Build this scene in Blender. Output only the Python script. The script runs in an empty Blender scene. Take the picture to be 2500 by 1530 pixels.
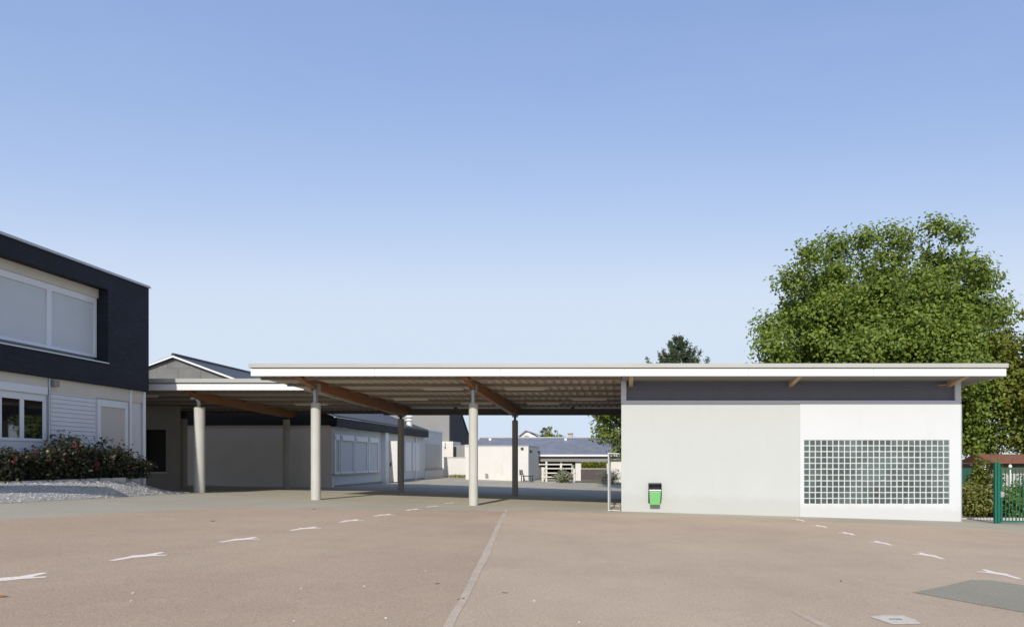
import bpy, bmesh, math, random
import numpy as np
from mathutils import Vector, Matrix

random.seed(7)
RNG = np.random.default_rng(11)
scene = bpy.context.scene
COL = scene.collection
R = math.radians

# ------------------------------------------------------------------ camera model
F, VX, VY, CZ = 1704.0, 1520.0, 1124.0, 1.6      # focal length in photo pixels, vanishing point, eye height


def X(px, d): return (px - VX) / F * d
def Z(py, d): return CZ + (VY - py) / F * d


def gz(x, y):
    """height of the sloping yard"""
    if x < 0:
        s = .036 * max(x, -22)
    else:
        s = .030 * min(x, 30)
    t = .012 * (max(min(y, 34), -4) - 24)
    e = -.0031 * min(0, max(x, -20) + 11) * (max(min(y, 30), 8) - 22)
    return CZ - (1.72 + s + t + e)


def ground_pt(px, py):
    d = 20.0
    for _ in range(60):
        x = (px - VX) / F * d
        h = CZ - gz(x, d)
        d = .5 * d + .5 * F * h / (py - VY)
    return ((px - VX) / F * d, d)


# ------------------------------------------------------------------ materials
def new_mat(name):
    m = bpy.data.materials.new(name)
    m.use_nodes = True
    nt = m.node_tree
    b = nt.nodes['Principled BSDF']
    return m, nt, b


def mat(name, col, rough=.7, var=.08, scale=3.0, fine=0.0, fscale=60., bump=0.0, bscale=40., metal=0., spec=.5,
        island=0., stain=None, stretch=(1, 1, 1)):
    m, nt, b = new_mat(name)
    N, L = nt.nodes, nt.links
    tc = N.new('ShaderNodeTexCoord')
    mp = N.new('ShaderNodeMapping')
    mp.inputs['Scale'].default_value = stretch
    L.new(tc.outputs['Object'], mp.inputs['Vector'])
    no = N.new('ShaderNodeTexNoise')
    no.inputs['Scale'].default_value = scale
    no.inputs['Detail'].default_value = 6
    no.inputs['Roughness'].default_value = .6
    L.new(mp.outputs[0], no.inputs['Vector'])
    mr = N.new('ShaderNodeMapRange')
    mr.inputs[1].default_value = .25
    mr.inputs[2].default_value = .75
    mr.inputs[3].default_value = 1 - var
    mr.inputs[4].default_value = 1 + var
    L.new(no.outputs['Fac'], mr.inputs[0])
    val = mr.outputs[0]
    if fine:
        n2 = N.new('ShaderNodeTexNoise')
        n2.inputs['Scale'].default_value = fscale
        n2.inputs['Detail'].default_value = 3
        L.new(tc.outputs['Object'], n2.inputs['Vector'])
        m2 = N.new('ShaderNodeMapRange')
        m2.inputs[1].default_value = .3
        m2.inputs[2].default_value = .7
        m2.inputs[3].default_value = 1 - fine
        m2.inputs[4].default_value = 1 + fine
        L.new(n2.outputs['Fac'], m2.inputs[0])
        mu = N.new('ShaderNodeMath'); mu.operation = 'MULTIPLY'
        L.new(val, mu.inputs[0]); L.new(m2.outputs[0], mu.inputs[1])
        val = mu.outputs[0]
    if island:
        ge = N.new('ShaderNodeNewGeometry')
        m3 = N.new('ShaderNodeMapRange')
        m3.inputs[3].default_value = 1 - island
        m3.inputs[4].default_value = 1 + island
        L.new(ge.outputs['Random Per Island'], m3.inputs[0])
        mu = N.new('ShaderNodeMath'); mu.operation = 'MULTIPLY'
        L.new(val, mu.inputs[0]); L.new(m3.outputs[0], mu.inputs[1])
        val = mu.outputs[0]
    sc = N.new('ShaderNodeVectorMath'); sc.operation = 'SCALE'
    sc.inputs[0].default_value = col
    L.new(val, sc.inputs['Scale'])
    out = sc.outputs[0]
    if stain:
        scol, sscale, lo, hi, sst = stain
        mp2 = N.new('ShaderNodeMapping'); mp2.inputs['Scale'].default_value = sst
        L.new(tc.outputs['Object'], mp2.inputs['Vector'])
        n3 = N.new('ShaderNodeTexNoise'); n3.inputs['Scale'].default_value = sscale
        n3.inputs['Detail'].default_value = 5
        L.new(mp2.outputs[0], n3.inputs['Vector'])
        m4 = N.new('ShaderNodeMapRange')
        m4.inputs[1].default_value = lo; m4.inputs[2].default_value = hi
        L.new(n3.outputs['Fac'], m4.inputs[0])
        mx = N.new('ShaderNodeMix'); mx.data_type = 'RGBA'
        L.new(m4.outputs[0], mx.inputs['Factor'])
        L.new(out, mx.inputs['A'])
        mx.inputs['B'].default_value = (*scol, 1)
        out = mx.outputs['Result']
    L.new(out, b.inputs['Base Color'])
    b.inputs['Roughness'].default_value = rough
    b.inputs['Metallic'].default_value = metal
    b.inputs['Specular IOR Level'].default_value = spec
    if bump:
        nb = N.new('ShaderNodeTexNoise'); nb.inputs['Scale'].default_value = bscale
        nb.inputs['Detail'].default_value = 4
        L.new(tc.outputs['Object'], nb.inputs['Vector'])
        bp = N.new('ShaderNodeBump'); bp.inputs['Strength'].default_value = bump
        bp.inputs['Distance'].default_value = .01
        L.new(nb.outputs['Fac'], bp.inputs['Height'])
        L.new(bp.outputs[0], b.inputs['Normal'])
    return m


def weather(m, const, slope):
    """faint rain streaks and splashed dirt along the sloping foot of a rendered wall"""
    nt = m.node_tree; N, L = nt.nodes, nt.links
    b = N['Principled BSDF']
    src = b.inputs['Base Color'].links[0].from_socket
    tc = N.new('ShaderNodeTexCoord')
    se = N.new('ShaderNodeSeparateXYZ'); L.new(tc.outputs['Object'], se.inputs[0])
    d = N.new('ShaderNodeMath'); d.operation = 'MULTIPLY_ADD'; d.inputs[1].default_value = slope
    L.new(se.outputs[0], d.inputs[0]); L.new(se.outputs[2], d.inputs[2])
    n1 = N.new('ShaderNodeTexNoise'); n1.inputs['Scale'].default_value = 3.5; n1.inputs['Detail'].default_value = 6
    L.new(tc.outputs['Object'], n1.inputs['Vector'])
    e = N.new('ShaderNodeMath'); e.operation = 'MULTIPLY_ADD'; e.inputs[1].default_value = -.35
    L.new(n1.outputs['Fac'], e.inputs[0]); L.new(d.outputs[0], e.inputs[2])
    r = N.new('ShaderNodeMapRange')
    for i, q in enumerate((const - .20, const + .0, .30, 0)): r.inputs[i + 1].default_value = q
    L.new(e.outputs[0], r.inputs[0])
    mp = N.new('ShaderNodeMapping'); mp.inputs['Scale'].default_value = (4, 4, .22)
    L.new(tc.outputs['Object'], mp.inputs['Vector'])
    n2 = N.new('ShaderNodeTexNoise'); n2.inputs['Scale'].default_value = 1.6; n2.inputs['Detail'].default_value = 5
    L.new(mp.outputs[0], n2.inputs['Vector'])
    r2 = N.new('ShaderNodeMapRange')
    for i, q in enumerate((.54, .78, 0, .10)): r2.inputs[i + 1].default_value = q
    L.new(n2.outputs['Fac'], r2.inputs[0])
    mx = N.new('ShaderNodeMath'); mx.operation = 'MAXIMUM'
    L.new(r.outputs[0], mx.inputs[0]); L.new(r2.outputs[0], mx.inputs[1])
    mi = N.new('ShaderNodeMix'); mi.data_type = 'RGBA'
    L.new(mx.outputs[0], mi.inputs['Factor']); L.new(src, mi.inputs['A'])
    mi.inputs['B'].default_value = (.40, .375, .33, 1)
    L.new(mi.outputs['Result'], b.inputs['Base Color'])


def asphalt(name, col, col2, spk=.35):
    """rolled asphalt: aggregate grain, pale and dark chips, wide worn patches"""
    m, nt, b = new_mat(name)
    N, L = nt.nodes, nt.links
    tc = N.new('ShaderNodeTexCoord')
    def noise(scale, det=4, rough=.6, st=(1, 1, 1)):
        mp = N.new('ShaderNodeMapping'); mp.inputs['Scale'].default_value = st
        L.new(tc.outputs['Object'], mp.inputs['Vector'])
        n = N.new('ShaderNodeTexNoise'); n.inputs['Scale'].default_value = scale
        n.inputs['Detail'].default_value = det; n.inputs['Roughness'].default_value = rough
        L.new(mp.outputs[0], n.inputs['Vector'])
        return n.outputs['Fac']
    def rng(v, a, c, lo, hi):
        r = N.new('ShaderNodeMapRange')
        for i, q in enumerate((a, c, lo, hi)): r.inputs[i + 1].default_value = q
        L.new(v, r.inputs[0]); return r.outputs[0]
    def mix(f, A, Bc):
        x = N.new('ShaderNodeMix'); x.data_type = 'RGBA'
        L.new(f, x.inputs['Factor'])
        for s, q in (('A', A), ('B', Bc)):
            if isinstance(q, tuple): x.inputs[s].default_value = (*q, 1)
            else: L.new(q, x.inputs[s])
        return x.outputs['Result']
    c = mix(rng(noise(.22, 5, .65), .38, .62, 0, 1), col, col2)
    c = mix(rng(noise(1.3, 5, .65, (1, .45, 1)), .5, .75, 0, .35), c, tuple(q * .86 for q in col))
    c = mix(rng(noise(2.1, 4, .6), .6, .75, 0, .3), c, tuple(min(1, q * 1.13) for q in col2))
    g = rng(noise(42, 3, .7), .3, .7, 1 - spk * .55, 1 + spk * .55)
    g2 = rng(noise(110, 2, .6), .3, .7, 1 - spk, 1 + spk)
    mu = N.new('ShaderNodeMath'); mu.operation = 'MULTIPLY'
    L.new(g, mu.inputs[0]); L.new(g2, mu.inputs[1])
    sc = N.new('ShaderNodeVectorMath'); sc.operation = 'SCALE'
    L.new(c, sc.inputs[0]); L.new(mu.outputs[0], sc.inputs['Scale'])
    c = sc.outputs[0]
    vo = N.new('ShaderNodeTexVoronoi'); vo.inputs['Scale'].default_value = 14
    L.new(tc.outputs['Object'], vo.inputs['Vector'])
    ln = N.new('ShaderNodeMath'); ln.operation = 'MULTIPLY'
    L.new(rng(vo.outputs['Distance'], .08, .13, 1, 0), ln.inputs[0])
    sp = N.new('ShaderNodeSeparateColor'); L.new(vo.outputs['Color'], sp.inputs[0])
    L.new(rng(sp.outputs[0], .90, .93, 0, 1), ln.inputs[1])
    c = mix(ln.outputs[0], c, (.62, .58, .52))
    ld = N.new('ShaderNodeMath'); ld.operation = 'MULTIPLY'
    L.new(rng(vo.outputs['Distance'], .10, .16, 1, 0), ld.inputs[0])
    L.new(rng(sp.outputs[1], .90, .93, 0, 1), ld.inputs[1])
    c = mix(ld.outputs[0], c, (.13, .11, .10))
    L.new(c, b.inputs['Base Color'])
    b.inputs['Roughness'].default_value = .92
    b.inputs['Specular IOR Level'].default_value = .25
    bp = N.new('ShaderNodeBump'); bp.inputs['Strength'].default_value = .35; bp.inputs['Distance'].default_value = .008
    L.new(g2, bp.inputs['Height'])
    L.new(bp.outputs[0], b.inputs['Normal'])
    return m


def brick_mat(name, col, col2, mortar, sx, sz, msize=.02, rough=.6, axis='XZ', offset=.5, bump=.4):
    """slates, blocks or boards drawn with a brick pattern over a wall plane"""
    m, nt, b = new_mat(name)
    N, L = nt.nodes, nt.links
    tc = N.new('ShaderNodeTexCoord')
    se = N.new('ShaderNodeSeparateXYZ'); L.new(tc.outputs['Object'], se.inputs[0])
    co = N.new('ShaderNodeCombineXYZ')
    L.new(se.outputs[{'X': 0, 'Y': 1, 'Z': 2}[axis[0]]], co.inputs[0])
    L.new(se.outputs[{'X': 0, 'Y': 1, 'Z': 2}[axis[1]]], co.inputs[1])
    br = N.new('ShaderNodeTexBrick')
    br.inputs['Color1'].default_value = (*col, 1)
    br.inputs['Color2'].default_value = (*col2, 1)
    br.inputs['Mortar'].default_value = (*mortar, 1)
    br.inputs['Scale'].default_value = 1
    br.inputs['Brick Width'].default_value = sx
    br.inputs['Row Height'].default_value = sz
    br.inputs['Mortar Size'].default_value = msize
    br.offset = offset
    L.new(co.outputs[0], br.inputs['Vector'])
    no = N.new('ShaderNodeTexNoise'); no.inputs['Scale'].default_value = 1.4; no.inputs['Detail'].default_value = 6
    L.new(tc.outputs['Object'], no.inputs['Vector'])
    mr = N.new('ShaderNodeMapRange')
    mr.inputs[1].default_value = .3; mr.inputs[2].default_value = .7
    mr.inputs[3].default_value = .85; mr.inputs[4].default_value = 1.15
    L.new(no.outputs['Fac'], mr.inputs[0])
    sc = N.new('ShaderNodeVectorMath'); sc.operation = 'SCALE'
    L.new(br.outputs['Color'], sc.inputs[0]); L.new(mr.outputs[0], sc.inputs['Scale'])
    L.new(sc.outputs[0], b.inputs['Base Color'])
    b.inputs['Roughness'].default_value = rough
    b.inputs['Specular IOR Level'].default_value = .22
    bp = N.new('ShaderNodeBump'); bp.inputs['Strength'].default_value = bump; bp.inputs['Distance'].default_value = .01
    bp.invert = True
    L.new(br.outputs['Fac'], bp.inputs['Height'])
    L.new(bp.outputs[0], b.inputs['Normal'])
    return m


def leaf_mat(name, col, col2, trans=.3, rough=.5):
    m, nt, b = new_mat(name)
    N, L = nt.nodes, nt.links
    ge = N.new('ShaderNodeNewGeometry')
    tc = N.new('ShaderNodeTexCoord')
    no = N.new('ShaderNodeTexNoise'); no.inputs['Scale'].default_value = .9; no.inputs['Detail'].default_value = 3
    L.new(tc.outputs['Object'], no.inputs['Vector'])
    ad = N.new('ShaderNodeMath'); ad.operation = 'MULTIPLY_ADD'
    L.new(ge.outputs['Random Per Island'], ad.inputs[0]); ad.inputs[1].default_value = .6
    mr = N.new('ShaderNodeMapRange')
    mr.inputs[1].default_value = .3; mr.inputs[2].default_value = .7
    mr.inputs[3].default_value = 0; mr.inputs[4].default_value = .4
    L.new(no.outputs['Fac'], mr.inputs[0])
    L.new(mr.outputs[0], ad.inputs[2])
    mx = N.new('ShaderNodeMix'); mx.data_type = 'RGBA'
    L.new(ad.outputs[0], mx.inputs['Factor'])
    mx.inputs['A'].default_value = (*col, 1); mx.inputs['B'].default_value = (*col2, 1)
    L.new(mx.outputs['Result'], b.inputs['Base Color'])
    b.inputs['Roughness'].default_value = rough
    b.inputs['Specular IOR Level'].default_value = .35
    tr = N.new('ShaderNodeBsdfTranslucent')
    sc = N.new('ShaderNodeVectorMath'); sc.operation = 'SCALE'; sc.inputs['Scale'].default_value = 1.3
    L.new(mx.outputs['Result'], sc.inputs[0])
    L.new(sc.outputs[0], tr.inputs['Color'])
    ms = N.new('ShaderNodeMixShader'); ms.inputs[0].default_value = trans
    L.new(b.outputs[0], ms.inputs[1]); L.new(tr.outputs[0], ms.inputs[2])
    L.new(ms.outputs[0], N['Material Output'].inputs['Surface'])
    return m


M = {}
M['yard'] = asphalt('red_asphalt', (.415, .303, .205), (.478, .356, .242), .30)
M['yard_pale'] = asphalt('pale_red_asphalt', (.460, .344, .236), (.522, .396, .273), .27)
M['grey'] = asphalt('grey_asphalt', (.375, .336, .253), (.432, .390, .295), .28)
M['patch'] = asphalt('dark_patch', (.29, .260, .19), (.33, .30, .222), .30)
M['joint'] = mat('joint_mortar', (.51, .40, .287), .9, .14, 3, .25, 50, .2, 60)
M['mark'] = mat('marking_paint', (.90, .77, .635), .7, .08, 9, .1, 70, stain=((.50, .40, .31), 26, .60, .74, (1, 1, 1)))
M['concrete'] = mat('column_concrete', (.50, .485, .435), .8, .07, 2.2, .06, 40, .15, 50, stain=((.42, .405, .36), 2.5, .58, .8, (2, 2, .4)))
M['conc_dark'] = mat('grey_concrete', (.36, .345, .31), .85, .1, 2, .08, 40, .15, 50)
M['fascia'] = mat('white_lacquer', (.74, .74, .74), .35, .03, .8, stain=((.60, .59, .57), 1.8, .62, .85, (.35, 1, 3)))
M['cap'] = mat('cream_metal', (.415, .412, .375), .4, .04, 1, stain=((.37, .365, .33), 2, .6, .85, (.3, 1, 3)))
M['groove'] = mat('shadow_gap_metal', (.22, .21, .20), .5)
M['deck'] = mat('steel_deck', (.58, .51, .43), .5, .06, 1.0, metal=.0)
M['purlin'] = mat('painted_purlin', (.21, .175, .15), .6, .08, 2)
M['deck_dim'] = mat('shaded_deck', (.33, .285, .24), .55, .08, 1.0)  # darker copy of the deck, the lack of bounce light put into its colour
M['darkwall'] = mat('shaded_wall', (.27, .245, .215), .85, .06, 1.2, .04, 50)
M['lampbox'] = mat('lamp_housing', (.62, .55, .46), .4, .03)
M['rearbeam'] = mat('dark_beam', (.085, .078, .072), .6, .1, 2)
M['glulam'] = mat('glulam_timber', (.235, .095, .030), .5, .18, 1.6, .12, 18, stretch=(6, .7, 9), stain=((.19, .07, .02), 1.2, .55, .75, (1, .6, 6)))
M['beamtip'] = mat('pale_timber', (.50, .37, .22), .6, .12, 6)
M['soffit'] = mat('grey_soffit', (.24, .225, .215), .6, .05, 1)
M['steel'] = mat('galvanised_steel', (.42, .44, .46), .4, .08, 6, metal=.5)
M['goal_paint'] = mat('goal_paint', (.50, .49, .465), .5, .12, 8)
M['steel_white'] = mat('white_steel', (.70, .69, .66), .4, .05, 6)
M['wall_cream'] = mat('cream_render', (.498, .514, .494), .85, .022, .7, .03, 70, .12, 120, stain=((.49, .505, .475), .9, .62, .82, (1, 1, .5)))
M['wall_white'] = mat('white_render', (.605, .618, .625), .85, .018, .7, .02, 70, .10, 120, stain=((.57, .58, .58), .8, .63, .83, (1, 1, .5)))
M['cladding'] = mat('slate_blue_cladding', (.19, .20, .245), .45, .05, 1.5)
M['trim'] = mat('light_grey_trim', (.62, .655, .72), .35, .03, 2)
M['block'] = None
M['grout'] = mat('block_joint', (.52, .565, .55), .6, .04, 5)
M['slate'] = brick_mat('dark_slate', (.019, .021, .031), (.014, .016, .024), (.011, .012, .020), .32, .16, .010, .65, 'YZ')
M['slate_front'] = brick_mat('dark_slate_front', (.018, .021, .036), (.013, .016, .028), (.011, .012, .020), .32, .16, .010, .65, 'XZ')
M['gable'] = brick_mat('grey_slate_gable', (.185, .182, .172), (.16, .158, .15), (.13, .128, .122), 1.15, .62, .018, .6, 'XZ')
M['roofslate'] = brick_mat('grey_slate_roof', (.075, .076, .078), (.062, .063, .065), (.045, .046, .048), .4, .25, .015, .5, 'YX')
M['roofblue'] = brick_mat('pale_blue_slate_roof', (.20, .205, .235), (.18, .186, .21), (.135, .145, .18), .45, .28, .012, .45, 'XY', bump=.2)
M['pvc'] = mat('white_pvc', (.66, .68, .70), .4, .03, 3)
M['blind'] = mat('grey_blind', (.52, .55, .56), .6, .03, 2)
M['blind_warm'] = mat('beige_blind', (.48, .46, .42), .6, .03, 2)
M['cream'] = mat('cream_soffit', (.56, .52, .44), .7, .06, 2)
M['board'] = mat('white_board', (.60, .61, .63), .5, .03, 2)
M['plaster'] = mat('grey_plaster', (.70, .65, .58), .85, .05, 1.2, .04, 50, .1, 80)
M['plaster_blue'] = mat('pale_wall', (.60, .61, .60), .8, .05, 1.3, .04, 50, .1, 80)
M['plaster_cream'] = mat('cream_wall', (.66, .635, .59), .85, .03, 1., .03, 50, .1, 80, stain=((.58, .53, .45), 1, .62, .8, (1, 1, .5)))
M['plaster_mid'] = mat('grey_wall', (.255, .25, .24), .85, .04, 1., .03, 50)
M['dark'] = mat('dark_interior', (.012, .011, .011), .8)
M['rust'] = mat('rust_tile', (.215, .085, .045), .8, .25, 4, .15, 30)
M['brown'] = mat('brown_timber', (.12, .075, .05), .7, .2, 5)
M['plank'] = mat('dark_plank', (.075, .055, .055), .6, .2, 4)
M['railwhite'] = mat('cream_rail', (.62, .60, .53), .6, .06, 4)
M['green'] = mat('green_metal', (.006, .115, .075), .35, .06, 5)
M['green_mesh'] = mat('green_screen', (.010, .075, .055), .8, .15, 5)
M['bin_green'] = mat('bin_green', (.17, .48, .16), .4, .05, 6, stain=((.16, .45, .15), 6, .58, .75, (1, 1, 1)))
M['black'] = mat('black_metal', (.022, .023, .024), .4, .1, 8)
M['chrome'] = mat('brushed_metal', (.66, .66, .66), .25, .05, 8, metal=.9)
M['iron'] = mat('cover_iron', (.62, .54, .43), .8, .12, 9, .2, 60, .3, 60)
M['gravel'] = mat('white_gravel', (.42, .395, .35), .9, .12, 2, .4, 26, 1.0, 30)
M['gravel_stone'] = mat('gravel_stone', (.45, .425, .38), .8, .1, 2, island=.5)
M['kerb'] = mat('kerb_concrete', (.45, .43, .40), .85, .1, 3, .1, 40)
M['soil'] = mat('dry_soil', (.25, .205, .16), .95, .25, 3, .3, 40, .5, 30)
M['lawn'] = mat('lawn_verge', (.10, .13, .035), .95, .3, 4, .3, 40, .5, 30)
M['bark'] = mat('bark', (.12, .095, .07), .9, .25, 6, .2, 30, .5, 20, stretch=(1, 1, .3))
M['stem'] = mat('rose_stem', (.06, .07, .03), .8, .2, 8)
M['leaf_big'] = leaf_mat('poplar_leaf', (.075, .135, .020), (.27, .33, .050), .36)
M['leaf_shoot'] = leaf_mat('young_leaf', (.06, .11, .022), (.12, .17, .03), .30)
M['leaf_yel'] = leaf_mat('yellow_green_leaf', (.10, .13, .016), (.27, .275, .042), .35)
M['leaf_mid'] = leaf_mat('mid_leaf', (.085, .135, .022), (.25, .29, .058), .35)
M['leaf_bush'] = leaf_mat('bush_leaf', (.11, .135, .024), (.30, .29, .075), .33)
M['leaf_hedge'] = leaf_mat('hedge_leaf', (.10, .13, .01), (.22, .23, .02), .3)
M['leaf_rose'] = leaf_mat('rose_leaf', (.018, .030, .012), (.060, .048, .023), .2)
M['leaf_grey'] = leaf_mat('grey_grass_leaf', (.16, .17, .10), (.27, .27, .17), .25)
M['needle'] = leaf_mat('pine_needle', (.035, .068, .036), (.105, .135, .055), .2)
M['petal'] = leaf_mat('red_petal', (.13, .006, .012), (.26, .020, .032), .2)
M['petal_pale'] = leaf_mat('pale_petal', (.45, .30, .22), (.50, .36, .20), .2)
M['dryleaf'] = mat('dry_leaf', (.13, .10, .04), .8, .2, 20)
M['orangeleaf'] = mat('orange_leaf', (.40, .13, .05), .8, .2, 20)
M['pebble'] = mat('pale_pebble', (.60, .56, .50), .8, .1, 20)
M['weed'] = leaf_mat('weed_leaf', (.16, .16, .03), (.30, .26, .07), .2)


def glass_mat(name, col, ior=2.0, rough=.02):
    m, nt, b = new_mat(name)
    N, L = nt.nodes, nt.links
    tc = N.new('ShaderNodeTexCoord')
    no = N.new('ShaderNodeTexNoise'); no.inputs['Scale'].default_value = .8
    L.new(tc.outputs['Object'], no.inputs['Vector'])
    bp = N.new('ShaderNodeBump'); bp.inputs['Strength'].default_value = .04; bp.inputs['Distance'].default_value = .02
    L.new(no.outputs['Fac'], bp.inputs['Height']); L.new(bp.outputs[0], b.inputs['Normal'])
    b.inputs['Base Color'].default_value = (*col, 1)
    b.inputs['Roughness'].default_value = rough
    b.inputs['IOR'].default_value = ior
    return m


M['glass'] = glass_mat('window_glass', (.010, .012, .014), 2.3)


def block_glass():
    m, nt, b = new_mat('glass_block')
    N, L = nt.nodes, nt.links
    ge = N.new('ShaderNodeNewGeometry')
    tc = N.new('ShaderNodeTexCoord')
    no = N.new('ShaderNodeTexNoise'); no.inputs['Scale'].default_value = .75; no.inputs['Detail'].default_value = 2
    L.new(tc.outputs['Object'], no.inputs['Vector'])
    ad = N.new('ShaderNodeMath'); ad.operation = 'MULTIPLY_ADD'; ad.inputs[1].default_value = .35
    L.new(ge.outputs['Random Per Island'], ad.inputs[0])
    mr = N.new('ShaderNodeMapRange')
    for i, q in enumerate((.35, .65, 0, .65)): mr.inputs[i + 1].default_value = q
    L.new(no.outputs['Fac'], mr.inputs[0]); L.new(mr.outputs[0], ad.inputs[2])
    mx = N.new('ShaderNodeMix'); mx.data_type = 'RGBA'
    L.new(ad.outputs[0], mx.inputs['Factor'])
    mx.inputs['A'].default_value = (.060, .064, .063, 1)
    mx.inputs['B'].default_value = (.130, .165, .155, 1)
    # wavy pressed glass face
    wv = N.new('ShaderNodeTexNoise'); wv.inputs['Scale'].default_value = 22
    L.new(tc.outputs['Object'], wv.inputs['Vector'])
    bp = N.new('ShaderNodeBump'); bp.inputs['Strength'].default_value = .35; bp.inputs['Distance'].default_value = .01
    L.new(wv.outputs['Fac'], bp.inputs['Height']); L.new(bp.outputs[0], b.inputs['Normal'])
    L.new(mx.outputs['Result'], b.inputs['Base Color'])
    b.inputs['Roughness'].default_value = .12
    return m


M['block'] = block_glass()

# ------------------------------------------------------------------ mesh builder
ORG = {}


class MB:
    def __init__(s):
        s.v, s.f = [], []

    def add(s, vs, fs):
        o = len(s.v)
        s.v += [tuple(p) for p in vs]
        s.f += [tuple(i + o for i in q) for q in fs]
        return s

    def box(s, x0, x1, y0, y1, z0, z1):
        x0, x1 = sorted((x0, x1)); y0, y1 = sorted((y0, y1)); z0, z1 = sorted((z0, z1))
        return s.add([(x0, y0, z0), (x1, y0, z0), (x1, y1, z0), (x0, y1, z0), (x0, y0, z1), (x1, y0, z1), (x1, y1, z1), (x0, y1, z1)],
                     [(0, 3, 2, 1), (4, 5, 6, 7), (0, 1, 5, 4), (1, 2, 6, 5), (2, 3, 7, 6), (3, 0, 4, 7)])

    def prism(s, poly, d):
        """extrude a planar polygon (3D points) along d"""
        n = len(poly); d = Vector(d)
        a = [Vector(p) for p in poly]
        nrm = Vector((0, 0, 0))
        for i in range(n): nrm += a[i].cross(a[(i + 1) % n])
        if nrm.dot(d) > 0: a.reverse()
        vs = a + [p + d for p in a]
        fs = [tuple(range(n)), tuple(range(2 * n - 1, n - 1, -1))]
        fs += [((i + 1) % n, i, i + n, (i + 1) % n + n) for i in range(n)]
        return s.add(vs, fs)

    def tube(s, pts, rad, n=10, cap=True):
        pts = [Vector(p) for p in pts]
        if not isinstance(rad, (list, tuple)): rad = [rad] * len(pts)
        vs, fs = [], []
        ref = None
        for i, p in enumerate(pts):
            t = (pts[min(i + 1, len(pts) - 1)] - pts[max(i - 1, 0)]).normalized()
            if ref is None:
                ref = t.orthogonal().normalized()
            u = (ref - t * ref.dot(t)).normalized(); ref = u
            w = t.cross(u)
            for k in range(n):
                a = 2 * math.pi * k / n
                vs.append(p + (u * math.cos(a) + w * math.sin(a)) * rad[i])
        for i in range(len(pts) - 1):
            for k in range(n):
                fs.append((i * n + k, i * n + (k + 1) % n, (i + 1) * n + (k + 1) % n, (i + 1) * n + k))
        if cap:
            fs.append(tuple(range(n - 1, -1, -1)))
            fs.append(tuple(range((len(pts) - 1) * n, len(pts) * n)))
        return s.add(vs, fs)

    def bar(s, a, b, w, h=None):
        """square bar between two points"""
        a, b = Vector(a), Vector(b); h = h or w
        t = (b - a).normalized()
        up = Vector((0, 0, 1)) if abs(t.z) < .95 else Vector((0, 1, 0))
        u = t.cross(up).normalized(); v = u.cross(t)
        q = [(u * i * w / 2 + v * j * h / 2) for i, j in ((-1, -1), (1, -1), (1, 1), (-1, 1))]
        return s.add([a + k for k in q] + [b + k for k in q],
                     [(0, 1, 2, 3), (7, 6, 5, 4), (1, 0, 4, 5), (2, 1, 5, 6), (3, 2, 6, 7), (0, 3, 7, 4)])

    def build(s, name, m, parent=None, origin=None, smooth=False, bevel=0):
        if parent is not None: origin = ORG[parent.name]
        if origin is None:
            xs = [p[0] for p in s.v]; ys = [p[1] for p in s.v]; zs = [p[2] for p in s.v]
            origin = ((min(xs) + max(xs)) / 2, (min(ys) + max(ys)) / 2, min(zs))
        me = bpy.data.meshes.new(name)
        ox, oy, oz = origin
        me.from_pydata([(p[0] - ox, p[1] - oy, p[2] - oz) for p in s.v], [], s.f)
        me.materials.append(m)
        if smooth:
            for p in me.polygons: p.use_smooth = True
            me.set_sharp_from_angle(angle=R(40))
        o = bpy.data.objects.new(name, me)
        COL.objects.link(o)
        ORG[o.name] = tuple(origin)
        if parent is not None: o.parent = parent
        else: o.location = origin
        if bevel:
            b = o.modifiers.new('bevel', 'BEVEL'); b.width = bevel; b.segments = 2; b.limit_method = 'ANGLE'
        return o


def empty(name, loc):
    o = bpy.data.objects.new(name, None)
    COL.objects.link(o); o.location = loc; o.empty_display_size = .3
    ORG[o.name] = tuple(loc)
    return o


def tag(o, label=None, cat=None, group=None, kind=None):
    if label: o['label'] = label
    if cat: o['category'] = cat
    if group: o['group'] = group
    if kind: o['kind'] = kind
    return o


def box(name, m, parent, *a, **k): return MB().box(*a).build(name, m, parent, **k)


def copy_tree(o, parent=None):
    c = o.copy(); COL.objects.link(c)
    c.parent = parent
    for ch in list(o.children): copy_tree(ch, c)
    ORG[c.name] = ORG[o.name]
    return c


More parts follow.
